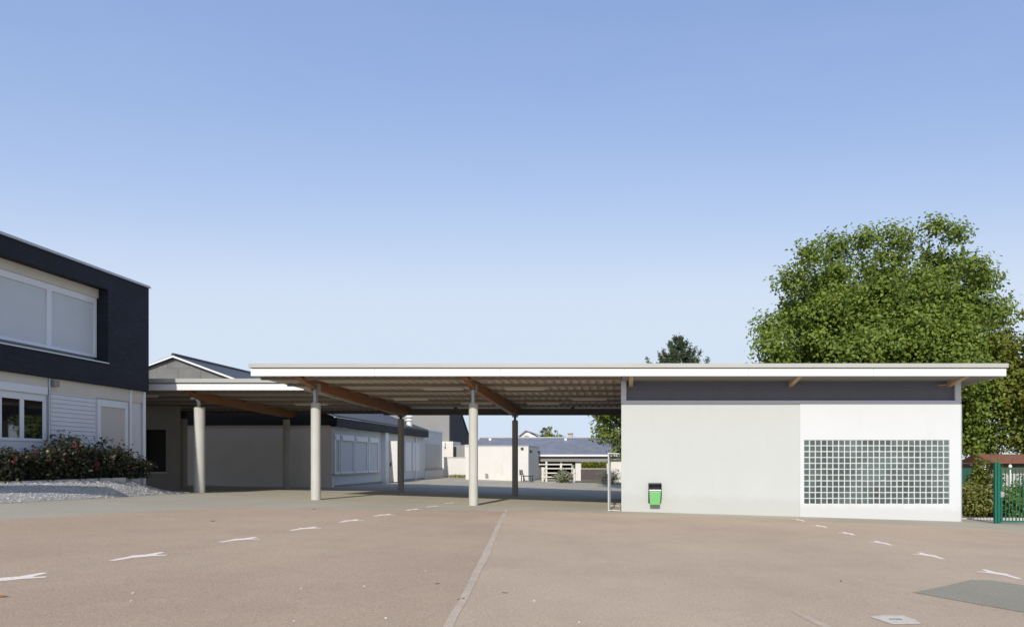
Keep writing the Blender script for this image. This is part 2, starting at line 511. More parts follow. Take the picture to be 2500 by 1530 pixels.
# ------------------------------------------------------------------ ground sheets
def sheet(name, poly, off, m, jitter=0., cell=1.0, kind='structure', fine_edge=.5):
    """a flat polygon draped over the yard's slope, off metres above it"""
    pts = []
    n = len(poly)
    for i in range(n):
        a, b = Vector(poly[i]), Vector(poly[(i + 1) % n])
        k = max(1, int((b - a).length / fine_edge)) if jitter else 1
        for j in range(k):
            p = a.lerp(b, j / k)
            if jitter: p += Vector((random.uniform(-1, 1), random.uniform(-1, 1))) * jitter
            pts.append(p)
    bm = bmesh.new()
    vs = [bm.verts.new((p.x, p.y, 0)) for p in pts]
    f = bm.faces.new(vs)
    if f.normal.z < 0 or f.calc_area() < 0: bmesh.ops.reverse_faces(bm, faces=[f])
    bm.normal_update()
    xs = [p.x for p in pts]; ys = [p.y for p in pts]
    def cuts(lo, hi, dense_lo, dense_hi):
        out = []
        k = math.ceil(max(lo, dense_lo) / cell)
        while k * cell < min(hi, dense_hi): out.append(k * cell); k += 1
        return out
    for c in cuts(min(xs), max(xs), -26, 32):
        bmesh.ops.bisect_plane(bm, geom=bm.verts[:] + bm.edges[:] + bm.faces[:], plane_co=(c, 0, 0), plane_no=(1, 0, 0))
    for c in cuts(min(ys), max(ys), -5, 36):
        bmesh.ops.bisect_plane(bm, geom=bm.verts[:] + bm.edges[:] + bm.faces[:], plane_co=(0, c, 0), plane_no=(0, 1, 0))
    for v in bm.verts: v.co.z = gz(v.co.x, v.co.y) + off
    bm.normal_update()
    for f in bm.faces:
        if f.normal.z < 0: f.normal_flip()
    me = bpy.data.meshes.new(name); bm.to_mesh(me); bm.free()
    me.materials.append(m)
    o = bpy.data.objects.new(name, me); COL.objects.link(o)
    if kind: o['kind'] = kind
    ORG[o.name] = (0, 0, 0)
    return o


G = ground_pt
sheet('ground', [(-500, -120), (500, -120), (500, 700), (-500, 700)], 0, M['grey'])
edge = [G(*p) for p in ((0, 1268), (150, 1259), (300, 1250), (450, 1243), (600, 1238), (760, 1240), (900, 1244), (1060, 1246), (1230, 1247),
                         (1400, 1250), (1560, 1256), (1750, 1262), (1950, 1271), (2150, 1279), (2345, 1287), (2480, 1296))]
sheet('courtyard', [(-21, 10.5)] + edge + [(21, 22), (21, -9), (-21, -9)], .004, M['yard'], .06)
ridx = next(i for i, p in enumerate(edge) if p[0] > G(1236, 1246)[0])
sheet('courtyard_right', [G(1074, 1560), G(1110, 1500), G(1150, 1425), G(1188, 1352), G(1214, 1285), G(1236, 1249)] + [(x, y - .02) for x, y in edge[ridx:]] + [(21, 21.9), (21, -8.9), (-2.0, -8.9)], .007, M['yard_pale'], .03)
sheet('grey_repair_patch', [G(*p) for p in ((2228, 1447), (2300, 1433), (2370, 1416), (2420, 1417), (2560, 1438), (2700, 1480), (2640, 1520), (2420, 1482))], .011, M['patch'], .008, fine_edge=.3)
jc = [(1236, 1243, 3), (1232, 1253, 5), (1216, 1285, 6), (1199, 1325, 7), (1188, 1352, 10), (1171, 1385, 9), (1152, 1425, 10), (1130, 1465, 10), (1110, 1500, 10), (1093, 1535, 12), (1055, 1600, 13)]
sheet('paving_joint', [G(x - w, y) for x, y, w in jc] + [G(x + w, y) for x, y, w in reversed(jc)], .011, M['joint'], .007, fine_edge=.4)
sheet('paving_seam', [G(*p) for p in ((1925, 1488), (1960, 1508), (2010, 1532), (2060, 1560), (2085, 1560), (2030, 1530), (1975, 1504))], .010, M['joint'], .012, fine_edge=.25)

# painted marks (two running lanes)
def mark_mesh(s=1.0, flip=1):
    out = [(-.045, 0), (.045, 0), (.06, .30), (.12, .40), (.17, .50), (.31, .62), (.27, .70), (.16, .63), (.14, .70), (.11, .92), (.03, .93),
           (.01, .64), (-.08, .52), (-.05, .38), (-.045, .28)]
    pts = [(p[0] * flip * s, (p[1] - .45) * s) for p in out]
    return pts


marks_l = [(8, 1414), (330, 1358), (577, 1317), (737, 1290), (848, 1271), (930, 1257), (1002, 1244), (1051, 1236), (1093, 1228)]
marks_r = [(2450, 1402), (2278, 1357), (2160, 1326), (2076, 1303), (2009, 1285), (1957, 1270)]
ml = ['nearest white painted lane mark, cut by the left photo edge', 'large white forked mark, nearest one whole in the left lane',
      'white forked mark, second whole one in the left lane', 'white forked mark, third whole one in the left lane',
      'white mark in the left lane, fourth whole one, left of the paving joint', 'small white mark in left lane, right after the fourth whole one',
      'tiny white mark in left lane, third from its far end', 'tiny white mark in left lane, last but one before the canopy',
      'farthest tiny white mark in left lane, beside the right front column']
mr_ = ['nearest white mark of the right lane, touching the dark asphalt patch', 'white mark in right lane, next beyond the one by the patch',
       'white mark in right lane, third from the dark asphalt patch', 'white mark in right lane, third from the white glass block wall',
       'small white mark in right lane, second from the glass block wall', 'tiny white mark in right lane, closest to the glass block wall']
for row, labs, fl, grp in ((marks_l, ml, 1, 'white marks of the left lane'), (marks_r, mr_, 1, 'white marks of the right lane')):
    for (px, py), lab in zip(row, labs):
        gx, gy = G(px, py)
        a = random.uniform(-.05, .05)
        if row is marks_r: a += -.06
        pts = [(gx + math.cos(a) * p[0] - math.sin(a) * p[1], gy + math.sin(a) * p[0] + math.cos(a) * p[1]) for p in mark_mesh(random.uniform(.92, 1.04), fl if row is marks_l else -1)]
        o = sheet('painted_mark', pts, .0075 if row is marks_l else .0105, M['mark'], 0, kind=None)
        tag(o, lab, 'ground marking', grp)

# ------------------------------------------------------------------ foliage generator
def leaves_mesh(name, m, C, Nn, S, parent=None, origin=None, aspect=.62, fold=.18):
    n = len(C)
    C = np.asarray(C, float); Nn = np.asarray(Nn, float)
    Nn /= np.linalg.norm(Nn, axis=1)[:, None] + 1e-9
    r = RNG.normal(size=(n, 3))
    t = r - (r * Nn).sum(1)[:, None] * Nn
    t /= np.linalg.norm(t, axis=1)[:, None] + 1e-9
    b = np.cross(Nn, t)
    S = np.asarray(S)[:, None]
    V = np.empty((n, 4, 3))
    V[:, 0] = C - t * S * .5
    V[:, 1] = C + b * S * .5 * aspect + Nn * S * fold
    V[:, 2] = C + t * S * .5
    V[:, 3] = C - b * S * .5 * aspect + Nn * S * fold
    if parent is not None: origin = ORG[parent.name]
    if origin is None: origin = (C[:, 0].mean(), C[:, 1].mean(), C[:, 2].min())
    V -= np.array(origin)
    me = bpy.data.meshes.new(name)
    me.vertices.add(n * 4); me.loops.add(n * 4); me.polygons.add(n)
    me.vertices.foreach_set('co', V.reshape(-1))
    me.loops.foreach_set('vertex_index', np.arange(n * 4, dtype=np.int32))
    me.polygons.foreach_set('loop_start', np.arange(0, n * 4, 4, dtype=np.int32))
    me.polygons.foreach_set('loop_total', np.full(n, 4, dtype=np.int32))
    me.update(calc_edges=True); me.validate()
    me.materials.append(m)
    o = bpy.data.objects.new(name, me); COL.objects.link(o)
    ORG[o.name] = tuple(origin)
    if parent is not None: o.parent = parent
    else: o.location = origin
    return o


def clump_points(cx, cy, cz, r, n, squash=.8):
    """points filling a soft clump, denser near its skin; normals lean outward and up"""
    d = RNG.normal(size=(n, 3)); d /= np.linalg.norm(d, axis=1)[:, None]
    rad = r * RNG.uniform(.08, 1., n) ** .42 * (1 + .27 * RNG.normal(size=n))
    P = d * rad[:, None] * np.array([1, 1, squash]) + np.array([cx, cy, cz])
    Nn = d * .75 + np.array([-.05, -.40, .50]) + RNG.normal(size=(n, 3)) * .5
    return P, Nn


def tree(name, label, base, trunk_h, center, radii, nclumps, cr, per, size, lm, cat='tree', group=None, shoots=0, inner=.25,
         trunk_r=.3, extra=(), limbs=9, fill=0):
    root = empty(name, base)
    tag(root, label, cat, group)
    bx, by, bz = base
    cx, cy, cz = center
    t = MB()
    top = Vector((cx, cy, cz + radii[2] * .3))
    mid = Vector((bx + (cx - bx) * .3, by, bz + trunk_h))
    t.tube([(bx, by, bz - .2), (bx + .03, by, bz + trunk_h * .5), mid, (mid + top) / 2, top], [trunk_r * 1.2, trunk_r, trunk_r * .85, trunk_r * .5, trunk_r * .12], 9)
    clumps = []
    for i in range(nclumps):
        for _ in range(60):
            d = Vector(RNG.normal(size=3)).normalized()
            q = RNG.uniform(inner, 1) ** .6
            p = Vector((cx + d.x * radii[0] * q, cy + d.y * radii[1] * q, cz + d.z * radii[2] * q))
            if d.y > .35 and RNG.uniform() < .5: continue
            break
        k = 1 - .45 * max(0, d.z) * q - .1 * q
        clumps.append((p.x, p.y, p.z, cr * RNG.uniform(.5, 1.3) * k))
    clumps += list(extra)
    for i in range(limbs):
        c = clumps[(i * 7) % len(clumps)]
        e = Vector(c[:3]); f = RNG.uniform(.15, .75)
        s0 = mid.lerp(top, f * .7) if i % 3 else mid
        m1 = s0.lerp(e, .5) + Vector((0, 0, .12 * (e - s0).length))
        t.tube([s0, m1, e], [trunk_r * .38, trunk_r * .24, trunk_r * .05], 6)
    P, Nn = [], []
    for c in clumps:
        n = int(per * (c[3] / cr) ** 2)
        p, q = clump_points(c[0], c[1], c[2], c[3], max(20, n))
        P.append(p); Nn.append(q)
    if fill:
        d = RNG.normal(size=(fill, 3)); d /= np.linalg.norm(d, axis=1)[:, None]
        q = RNG.uniform(.35, 1.02, fill) ** .6
        lump = 1 + .07 * np.sin(d[:, 0] * 9 + 1) + .06 * np.sin(d[:, 2] * 11 + d[:, 1] * 4)
        P.append(np.array([cx, cy, cz]) + d * (q * lump)[:, None] * np.array(radii))
        Nn.append(d * .5 + np.array([-.05, -.4, .5]) + RNG.normal(size=(fill, 3)) * .6)
    for i in range(shoots):
        a = RNG.uniform(0, 2 * math.pi); u = RNG.uniform(0, 1)
        el = math.asin(u ** .8)
        d = Vector((math.cos(a) * math.cos(el), math.sin(a) * math.cos(el), math.sin(el)))
        p0 = Vector((cx + d.x * radii[0] * .95, cy + d.y * radii[1] * .95, cz + d.z * radii[2] * .95))
        dirn = (d * .55 + Vector((0, 0, .8)) + Vector(RNG.normal(size=3)) * .12).normalized()
        ln = RNG.uniform(.8, 1.9)
        t.tube([p0, p0 + dirn * ln], [.018, .006], 4)
        k = int(26 * ln)
        tt = RNG.uniform(-.3, 1, k)
        pp = np.array(p0)[None, :] + np.array(dirn)[None, :] * (tt * ln)[:, None] + RNG.normal(size=(k, 3)) * (.16 * (1.15 - np.clip(tt, 0, 1)))[:, None]
        P.append(pp); Nn.append(RNG.normal(size=(k, 3)) + np.array([0, -.2, .4]))
    P = np.concatenate(P); Nn = np.concatenate(Nn)
    t.build('trunk', M['bark'], root, smooth=True)
    leaves_mesh('crown', lm, P, Nn, size * RNG.uniform(.6, 1.25, len(P)), root)
    return root


# ------------------------------------------------------------------ covered playground (main canopy and washroom block)
YE, YC, YR, YB = 22.4, 24.0, 33.3, 34.8           # eave, front columns, rear columns, rear edge
XL, XR = X(612, YE), X(2457, YE)
ZF, ZB = Z(917.5, YE), 0
ZB = CZ + 2.60
def deck_z(y): return ZF + (ZB - ZF) * (y - YE) / (YB - YE)


def corrugated(x0, x1, y0, y1, zf, pitch=.30, depth=.075):
    """trapezoid steel deck, ribs running front to back"""
    prof = []
    x = x0
    while x < x1 - pitch:
        prof += [(x, 0), (x + pitch * .42, 0), (x + pitch * .55, depth), (x + pitch * .87, depth)]
        x += pitch
    prof.append((x1, 0))
    mb = MB(); n = len(prof)
    vs = [(p[0], y0, zf(y0) + p[1]) for p in prof] + [(p[0], y1, zf(y1) + p[1]) for p in prof]
    mb.add(vs, [(i, i + n, i + n + 1, i + 1) for i in range(n - 1)])
    return mb


def canopy_roof(root, x0, x1, y0, y1, zf, front_bot, white_top, cap_bot, cap_top, cap_over=.05, deck='deck', joints=()):
    corrugated(x0 + .05, x1 - .05, y0 + .06, y1 - .06, lambda y: zf(y) + .03).build('roof_deck', M[deck], root)
    t = MB()
    t.prism([(x0 + .05, y0 + .06, zf(y0) + .13), (x0 + .05, y1 - .06, zf(y1) + .13), (x0 + .05, y1 - .06, cap_top - .10), (x0 + .05, y0 + .06, cap_top - .06)], (x1 - x0 - .1, 0, 0))
    t.build('roof', M['conc_dark'], root)
    f = MB()
    xs = [x0] + list(joints) + [x1]
    for a, b in zip(xs[:-1], xs[1:]): f.box(a + (.003 if a != x0 else 0), b - (.003 if b != x1 else 0), y0, y0 + .05, front_bot, white_top)
    # side fascias follow the slope of the deck
    for sx in (x0, x1 - .05):
        f.prism([(sx, y0 + .05, front_bot), (sx, y1, zf(y1) - .005), (sx, y1, zf(y1) + white_top - front_bot), (sx, y0 + .05, white_top)], (.05, 0, 0))
    f.build('fascia', M['fascia'], root, bevel=.006)
    g = MB().box(x0 + .02, x1 - .02, y0 + .02, y0 + .06, white_top, cap_bot)
    g.build('shadow_gap', M['groove'], root)
    c = MB().box(x0 - cap_over, x1 + cap_over, y0 - cap_over, y0 + .12, cap_bot, cap_top)
    for sx in (x0 - cap_over, x1 - .12 + cap_over):
        c.prism([(sx, y0 + .12, cap_bot), (sx, y1, zf(y1) + cap_bot - front_bot), (sx, y1, zf(y1) + cap_top - front_bot), (sx, y0 + .12, cap_top)], (.12, 0, 0))
    c.build('roof_cap', M['cap'], root, bevel=.008)


play = empty('covered_playground', (0, 24, gz(0, 24)))
tag(play, 'long flat roofed open playground shelter with timber beams and a white washroom block', 'shelter')
canopy_roof(play, XL, XR, YE, YB, deck_z, ZF, Z(900, YE), Z(897.5, YE), Z(887, YE), joints=[X(p, YE) for p in (915, 1221, 1524, 1828, 2132)])
# rear edge beam under the deck
rb_top, rb_bot = deck_z(YB) + .02, Z(1013.5, YB)
box('rear_beam', M['rearbeam'], play, XL + .1, X(1517, YB) + .02, YB - .25, YB - .05, rb_bot, rb_top)

for a, b in ((XL + .12, X(1112, YB)), (X(1121, YB), X(1395, YB)), (X(1404, YB), X(1517, YB))):
    box('gutter_strip', M['pvc'], play, a, b, YB - .34, YB - .28, rb_top - .055, rb_top + .03)
box('rear_flashing', M['rearbeam'], play, XL + .1, X(1517, YB), YB - .26, YB - .07, rb_top + .002, rb_top + .12)
wsx = X(1517, 23.7)
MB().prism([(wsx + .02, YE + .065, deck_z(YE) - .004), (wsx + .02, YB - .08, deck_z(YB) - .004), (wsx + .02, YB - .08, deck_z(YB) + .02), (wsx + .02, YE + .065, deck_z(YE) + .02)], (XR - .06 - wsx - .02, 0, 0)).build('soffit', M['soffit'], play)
BX = [-10.55, -5.13, .28, 5.72, 11.12]


def glulam(x, y0, yc, yr, y1, zt, zc, zr, w=.2):
    """cranked laminated beam: tapered nose, deepening towards the rear column"""
    p = [(x - w / 2, y0, zt(y0)), (x - w / 2, yc, zc), (x - w / 2, yr, zr), (x - w / 2, yr + .35, zr + .03), (x - w / 2, y1, zt(y1) - .05), (x - w / 2, y1, zt(y1) + .02), (x - w / 2, y0, zt(y0) + .02)]
    return MB().prism(p, (w, 0, 0))


for i, bx in enumerate(BX[:2]):
    glulam(bx, YE + .06, YC, YR, YB - .26, deck_z, CZ + 2.42, CZ + 2.11).build('beam', M['glulam'], play, bevel=.004)
for i, bx in enumerate(BX[2:]):
    w = .14
    b = MB().prism([(bx - w / 2, YE + .06, deck_z(YE) + .02), (bx - w / 2, YE + .06, deck_z(YE) - .01), (bx - w / 2, 24.3, CZ + 2.44), (bx - w / 2, 24.3, deck_z(24.3) + .02)], (w, 0, 0))
    b.build('beam_tip', M['beamtip'], play)


def column(parent, x, y, r, ztop, zbeam, steel, mat_c=None, foot=None, arm=False):
    g = gz(x, y)
    c = MB().tube([(x, y, g - .15), (x, y, ztop - .02), (x, y, ztop)], [r, r, r - .018], 28).build('column', mat_c or M['concrete'], parent, smooth=True)
    if arm:
        s = MB().tube([(x - .03, y, ztop - .02), (x - .03, y, ztop + .22)], .06, 14)
        s.tube([(x - .04, y - .02, ztop + .20), (x - .10, y - .10, ztop + .36), (x - .13, y - .30, zbeam + .02)], [.055, .055, .045], 12)
    else:
        s = MB().box(x - .045, x + .045, y - .09, y + .09, ztop - .01, zbeam + .04)
        s.box(x - .085, x + .085, y - .12, y + .12, ztop, ztop + .015)
        for sx in (-1, 1):
            s.box(x + sx * .105 - .006, x + sx * .105 + .006, y - .14, y + .14, zbeam - .03, zbeam + .22)
        s.box(x - .112, x + .112, y - .14, y + .14, zbeam - .042, zbeam - .03)
    s.build('steel_post', steel, c, smooth=True)
    return c


column(play, BX[0], YC, .157, Z(983, YC), CZ + 2.42, M['steel'])
column(play, BX[1], YC, .155, Z(985, YC), CZ + 2.42, M['steel'])
column(play, BX[0] - .02, YR, .14, Z(1022, YR), CZ + 2.11, M['black'], M['conc_dark'])
column(play, BX[1], YR, .14, Z(1026, YR), CZ + 2.11, M['black'], M['conc_dark'])

# purlins and lamps below the deck
spans = [(XL + .06, BX[0] - .11), (BX[0] + .11, BX[1] - .11), (BX[1] + .11, BX[2] - .32)]
for y in (22.95, 24.75, 26.7, 28.7, 30.7, 32.6):
    for a, b in spans:
        z = deck_z(y)
        q = MB().box(a, b, y - .045, y + .045, z - .06, z + .028)
        q.build('purlin', M['purlin'], play)
for bay, xs in enumerate(((-9.0, -6.6), (-3.6, -1.4))):
    for y, k in ((25.7, 1), (29.7, 0), (31.7, 1)):
        xm = xs[k] if bay == 0 else xs[1 - k] if y != 25.7 else xs[0]
        z = deck_z(y)
        l = MB().box(xm - .75, xm + .75, y - .09, y + .09, z - .055, z + .025).build('strip_lamp', M['lampbox'], play, bevel=.01)
        MB().box(xm - .70, xm + .70, y - .06, y + .06, z - .085, z - .055).build('diffuser', M['pvc'], l, bevel=.012)

# washroom block
YW = 23.7
wx0, wxm, wx1 = X(1517, YW), X(1953, YW), X(2345, YW)
wt = Z(985, YW)
zb0 = gz(wx1, YW) - .25
yb = 33.4
w = MB().box(wx0, wxm, YW, YW + .2, zb0, wt)
w.build('wall', M['wall_cream'], play)['label'] = 'pale cream rendered wall panel'
gx0, gx1 = X(1962, YW), X(2317.5, YW)
gz1, gz0 = Z(1073, YW), Z(1229.5, YW)
w = MB()
yw2 = YW - .02
w.box(wxm, gx0, yw2, YW + .2, zb0, wt)
w.box(gx1, wx1, yw2, YW + .2, zb0, wt)
w.box(gx0, gx1, yw2, YW + .2, gz1, wt)
w.box(gx0, gx1, yw2, YW + .2, zb0, gz0)
w.build('wall', M['wall_white'], play)['label'] = 'bright white rendered wall panel around the glass blocks'
for a, b, q in ((wx0, wxm, 'wall_cream'), (wxm, wx1, 'wall_white')):
    weather(M[q], gz((a + b) / 2, YW) - zb0, .030)
w = MB().box(wx0 + .01, wx0 + .2, YW + .2, yb, gz(0, 30) - .4, CZ + 2.42)
w.box(wx1 - .2, wx1 - .01, YW + .2, yb, zb0 - .2, CZ + 2.42)
w.box(wx0 + .2, wx1 - .2, yb - .2, yb, zb0 - .2, CZ + 2.42)
w.build('side_wall', M['plaster_mid'], play)
# glass blocks
gb = MB()
nx, nz = 25, 11
px_, pz_ = (gx1 - gx0) / nx, (gz1 - gz0) / nz
for i in range(nx):
    for j in range(nz):
        cx = gx0 + (i + .5) * px_; cz = gz0 + (j + .5) * pz_
        hw, hh = px_ * .40, pz_ * .405
        tx, tz = random.uniform(-.007, .007), random.uniform(-.007, .007)
        yf = YW - .012
        yy = lambda sx, sz: yf + sx * tx + sz * tz
        vs = [(cx - hw, yy(-1, -1), cz - hh), (cx + hw, yy(1, -1), cz - hh), (cx + hw, yy(1, 1), cz + hh), (cx - hw, yy(-1, 1), cz + hh)]
        ins = [(cx + (p[0] - cx) * .90, p[1] - .006, cz + (p[2] - cz) * .90) for p in vs]
        bk = [(p[0], YW + .07, p[2]) for p in vs]
        gb.add(vs + ins + bk, [(4, 5, 6, 7), (0, 1, 5, 4), (1, 2, 6, 5), (2, 3, 7, 6), (3, 0, 4, 7), (0, 8, 9, 1), (1, 9, 10, 2), (2, 10, 11, 3), (3, 11, 8, 0)])
go = gb.build('glass_block_window', M['block'], play)
MB().box(gx0, gx1, YW - .004, YW + .08, gz0, gz1).build('joint_grid', M['grout'], go)
# slate blue cladding strip over the wall
cz0, cz1 = wt + .105, deck_z(24.2) + .02
cl = MB()
n = 11
for k in range(n):
    a = cz0 + (cz1 - cz0) * k / n; b = cz0 + (cz1 - cz0) * (k + 1) / n
    cl.prism([(wx0 + .02, YW + .14, a), (wx0 + .02, YW + .14, b), (wx0 + .02, YW + .105, b - .004), (wx0 + .02, YW + .095, a + .012), (wx0 + .02, YW + .12, a + .002)], (wx1 - wx0 - .04, 0, 0))
cl.build('cladding', M['cladding'], play)
tr = MB().box(wx0 - .012, wx1 + .012, YW - .045, YW + .09, wt + .045, wt + .105)
tr.box(wx0 - .008, wx1 + .008, YW - .028, YW + .09, wt, wt + .045)
for a, b in ((wx0 - .01, wx0 + .17), (wx1 - .19, wx1 + .01)):
    tr.box(a, b, YW - .03, YW + .09, wt + .105, deck_z(YW) + .01)
tr.build('wall_trim', M['trim'], play, bevel=.004)
box('corner_trim', M['steel'], play, wx1 + .001, wx1 + .045, YW - .01, YW + .06, zb0, wt - .003)
# crossing timber brace behind the right end of the cladding
MB().bar((wx1 - .75, YW + .02, wt + .62), (wx1 - .45, YW + .02, cz1 - .14), .035).build('brace', M['beamtip'], play)

# ------------------------------------------------------------------ waste bin
bx0, bx1 = X(1584, YW), X(1613, YW)
bz1, bz0 = Z(1178, YW), Z(1231, YW)
bm_ = (bx0 + bx1) / 2
bin_ = empty('waste_bin', (bm_, YW - .15, bz0))
tag(bin_, 'green wall mounted litter bin with black hood on the cream wall', 'litter bin')
h = MB()
zt, zl = bz1, Z(1198, YW)
h.box(bx0 - .02, bx1 + .02, YW - .02, YW - .002, bz0 + .05, zt)
h.prism([(bx0 - .015, YW - .02, zt), (bx0 - .015, YW - .24, zt - .02), (bx0 - .015, YW - .27, zt - .05), (bx0 - .015, YW - .02, zt - .035)], (bx1 - bx0 + .03, 0, 0))
for sx in (bx0 - .022, bx1 + .010):
    h.prism([(sx, YW - .02, zt), (sx, YW - .24, zt - .02), (sx, YW - .33, zl - .08), (sx, YW - .30, zl - .13), (sx, YW - .20, zl - .05), (sx, YW - .02, zl - .1)], (.012, 0, 0))
h.build('hood', M['black'], bin_, bevel=.004)
r_ = MB().box(bx0 - .004, bx1 + .004, YW - .315, YW - .03, zl - .002, zl + .055)
r_.build('rim', M['chrome'], bin_, bevel=.01)
c = MB()
b0, t0 = bz0, zl - .003
ya, yb2 = YW - .30, YW - .03
v = [(bx0 + .035, ya + .05, b0), (bx1 - .035, ya + .05, b0), (bx1 - .035, yb2, b0), (bx0 + .035, yb2, b0), (bx0 + .004, ya, t0), (bx1 - .004, ya, t0), (bx1 - .004, yb2, t0), (bx0 + .004, yb2, t0)]
c.add(v, [(0, 3, 2, 1), (4, 5, 6, 7), (0, 1, 5, 4), (1, 2, 6, 5), (2, 3, 7, 6), (3, 0, 4, 7)])
c.build('container', M['bin_green'], bin_, bevel=.018)

# ------------------------------------------------------------------ goal frame beside the washroom block
gx, gya, gyb = X(1485.5, 23.5), 23.55, 26.5
goal = empty('goal_frame', (gx, (gya + gyb) / 2, gz(gx, 25)))
tag(goal, 'white tubular goal frame standing against the left side of the washroom block', 'goal')
zt = Z(1103, 23.5) - .04
for y in (gya, gyb):
    MB().tube([(gx, y, gz(gx, y) - .02), (gx, y, zt)], .027, 14).build('post', M['goal_paint'] if y == gya else M['steel'], goal, smooth=True)  # far post takes darker steel, the roof's shadow put into its colour
MB().tube([(gx, gya, zt), (gx, gyb, zt)], .027, 14).build('crossbar', M['goal_paint'], goal, smooth=True)
def support(a, b):
    MB().tube([a, b], .022, 10).build('support_bar', M['goal_paint'], goal, smooth=True)


for y in (gya, gyb):
    support((gx, y, zt), (-.11, y, zt - .02))
    support((gx, y, gz(gx, y) + .03), (-.10, y, gz(0, y) + .03))
support((-.10, gya, gz(0, gya) + .03), (-.10, gyb, gz(0, gyb) + .03))

# ------------------------------------------------------------------ lower canopy on the left
YE2, YC2, YR2, YB2 = 26.3, 27.4, 34.5, 35.6
LX0, LX1 = -27.0, -12.02
zf2, zb2 = Z(952, YE2), CZ + 2.50
def deck2(y): return zf2 + (zb2 - zf2) * (y - YE2) / (YB2 - YE2)


low = empty('covered_walkway', (-17, 28, gz(-17, 28)))
tag(low, 'lower white edged canopy on round columns between the dark building and the long roof', 'canopy')
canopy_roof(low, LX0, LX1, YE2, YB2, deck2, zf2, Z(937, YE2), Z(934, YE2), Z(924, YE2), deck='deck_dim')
box('rear_flashing', M['rearbeam'], low, LX0 + .1, LX1 - .1, YB2 - .15, YB2 - .07, deck2(YB2) - .12, deck2(YB2) + .12)
CX2 = X(487, YC2)
for bx in (CX2, CX2 - 6.2):
    glulam(bx + .02, YE2 + .3, YC2, YR2, YB2 - .1, deck2, CZ + 2.36, CZ + 2.12).build('beam', M['glulam'], low, bevel=.004)
column(low, CX2, YC2, .195, Z(993, YC2), CZ + 2.40, M['steel_white'], arm=True)
column(low, CX2, YR2, .16, Z(1023.5, YR2), CZ + 2.12, M['black'], M['conc_dark'])
column(low, X(448, YR2 - 1.6), YR2 - 1.6, .16, Z(1022, YR2 - 1.6), CZ + 2.14, M['black'], M['conc_dark'])
for y in (27.0, 28.8, 30.6, 32.4, 34.0):
    for a, b in ((LX0 + .1, CX2 - 6.3), (CX2 - 6.1, CX2 - .1), (CX2 + .14, LX1 - .08)):
        z = deck2(y)
        MB().box(a, b, y - .045, y + .045, z - .06, z + .028).build('purlin', M['purlin'], low)
for xm, y in ((-19.4, 28.0), (-14.0, 31.4)):
    z = deck2(y)
    l = MB().box(xm - .75, xm + .75, y - .09, y + .09, z - .055, z + .025).build('strip_lamp', M['lampbox'], low, bevel=.01)
    MB().box(xm - .70, xm + .70, y - .06, y + .06, z - .085, z - .055).build('diffuser', M['pvc'], l, bevel=.012)

# dim wall with a dark doorway under the lower canopy
YP = 31.0
px0, px1 = -27.0, X(432, YP)
porch = empty('porch_wall', ((px0 + px1) / 2, YP, gz(px1, YP)))
tag(porch, 'shaded beige wall with a dark window under the lower canopy', 'wall')
ow0, ow1, oz0, oz1 = X(352, YP), X(405, YP), Z(1151, YP), Z(1048, YP)
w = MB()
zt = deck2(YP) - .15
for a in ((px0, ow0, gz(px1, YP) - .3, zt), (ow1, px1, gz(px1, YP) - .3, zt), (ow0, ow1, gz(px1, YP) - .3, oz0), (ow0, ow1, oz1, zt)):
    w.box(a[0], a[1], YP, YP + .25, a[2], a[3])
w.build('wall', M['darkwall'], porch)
box('window_pane', M['dark'], porch, ow0, ow1, YP + .15, YP + .2, oz0, oz1)
box('window_sill', M['kerb'], porch, ow0 - .05, ow1 + .05, YP - .04, YP - .002, oz0 - .07, oz0 - .005)

# ------------------------------------------------------------------ long classroom wing behind
WX, WY0, WY1 = -15.2, 36.5, 53.4
wing = empty('classroom_wing', (WX - 8, 45, gz(-16, 40)))
tag(wing, 'long low classroom wing with slate gable and dark eave behind the canopy columns', 'building')
rx = X(430, WY0); rz = Z(868, WY0)
ez1 = Z(1014, WY0)
def slope_z(x): return rz + (ez1 - rz) * (abs(x - rx)) / (WX + .35 - rx)


gb0 = gz(-16, 36) - .4
split = Z(1038, WY0)
w = MB().box(2 * rx - WX, WX, WY0, WY0 + .3, gb0, split)
w.build('end_wall', M['plaster'], wing)
g = MB().prism([(WX - .02, WY0 - .04, split), (2 * rx - WX, WY0 - .04, split), (2 * rx - WX, WY0 - .04, slope_z(WX) - .1), (rx, WY0 - .04, rz - .12), (WX - .02, WY0 - .04, slope_z(WX) - .1)], (0, .34, 0))
g.build('gable', M['gable'], wing)
dk = MB().box(2 * rx - WX, WX - .03, WY0 - .09, WY0 - .041, split + .002, CZ + 2.9)  # slate cladding with the canopy's deep shade put into its near-black colour
dk.build('shaded_cladding', M['dark'], wing)
# roof slopes
rf = MB()
ov = WX + .35
for s in (1, -1):
    xa = rx; xb = rx + s * (ov - rx)
    rf.prism([(xa, WY0 - .25, rz), (xb, WY0 - .25, ez1), (xb, WY0 - .25, ez1 - .10), (xa, WY0 - .25, rz - .10)], (0, WY1 - WY0 + .25, 0))
rfo = rf.build('roof', M['roofslate'], wing)
MB().tube([(rx, WY0 - .27, rz + .02), (rx, WY1, rz + .02)], .09, 8).build('ridge_cap', M['roofslate'], rfo)
bb = MB()
for s in (1, -1):
    xa = rx; xb = rx + s * (ov - rx)
    bb.prism([(xa, WY0 - .28, rz - .03), (xb, WY0 - .28, ez1 - .03), (xb, WY0 - .28, ez1 - .115), (xa, WY0 - .28, rz - .12)], (0, .03, 0))
bb.build('bargeboard', M['fascia'], wing)
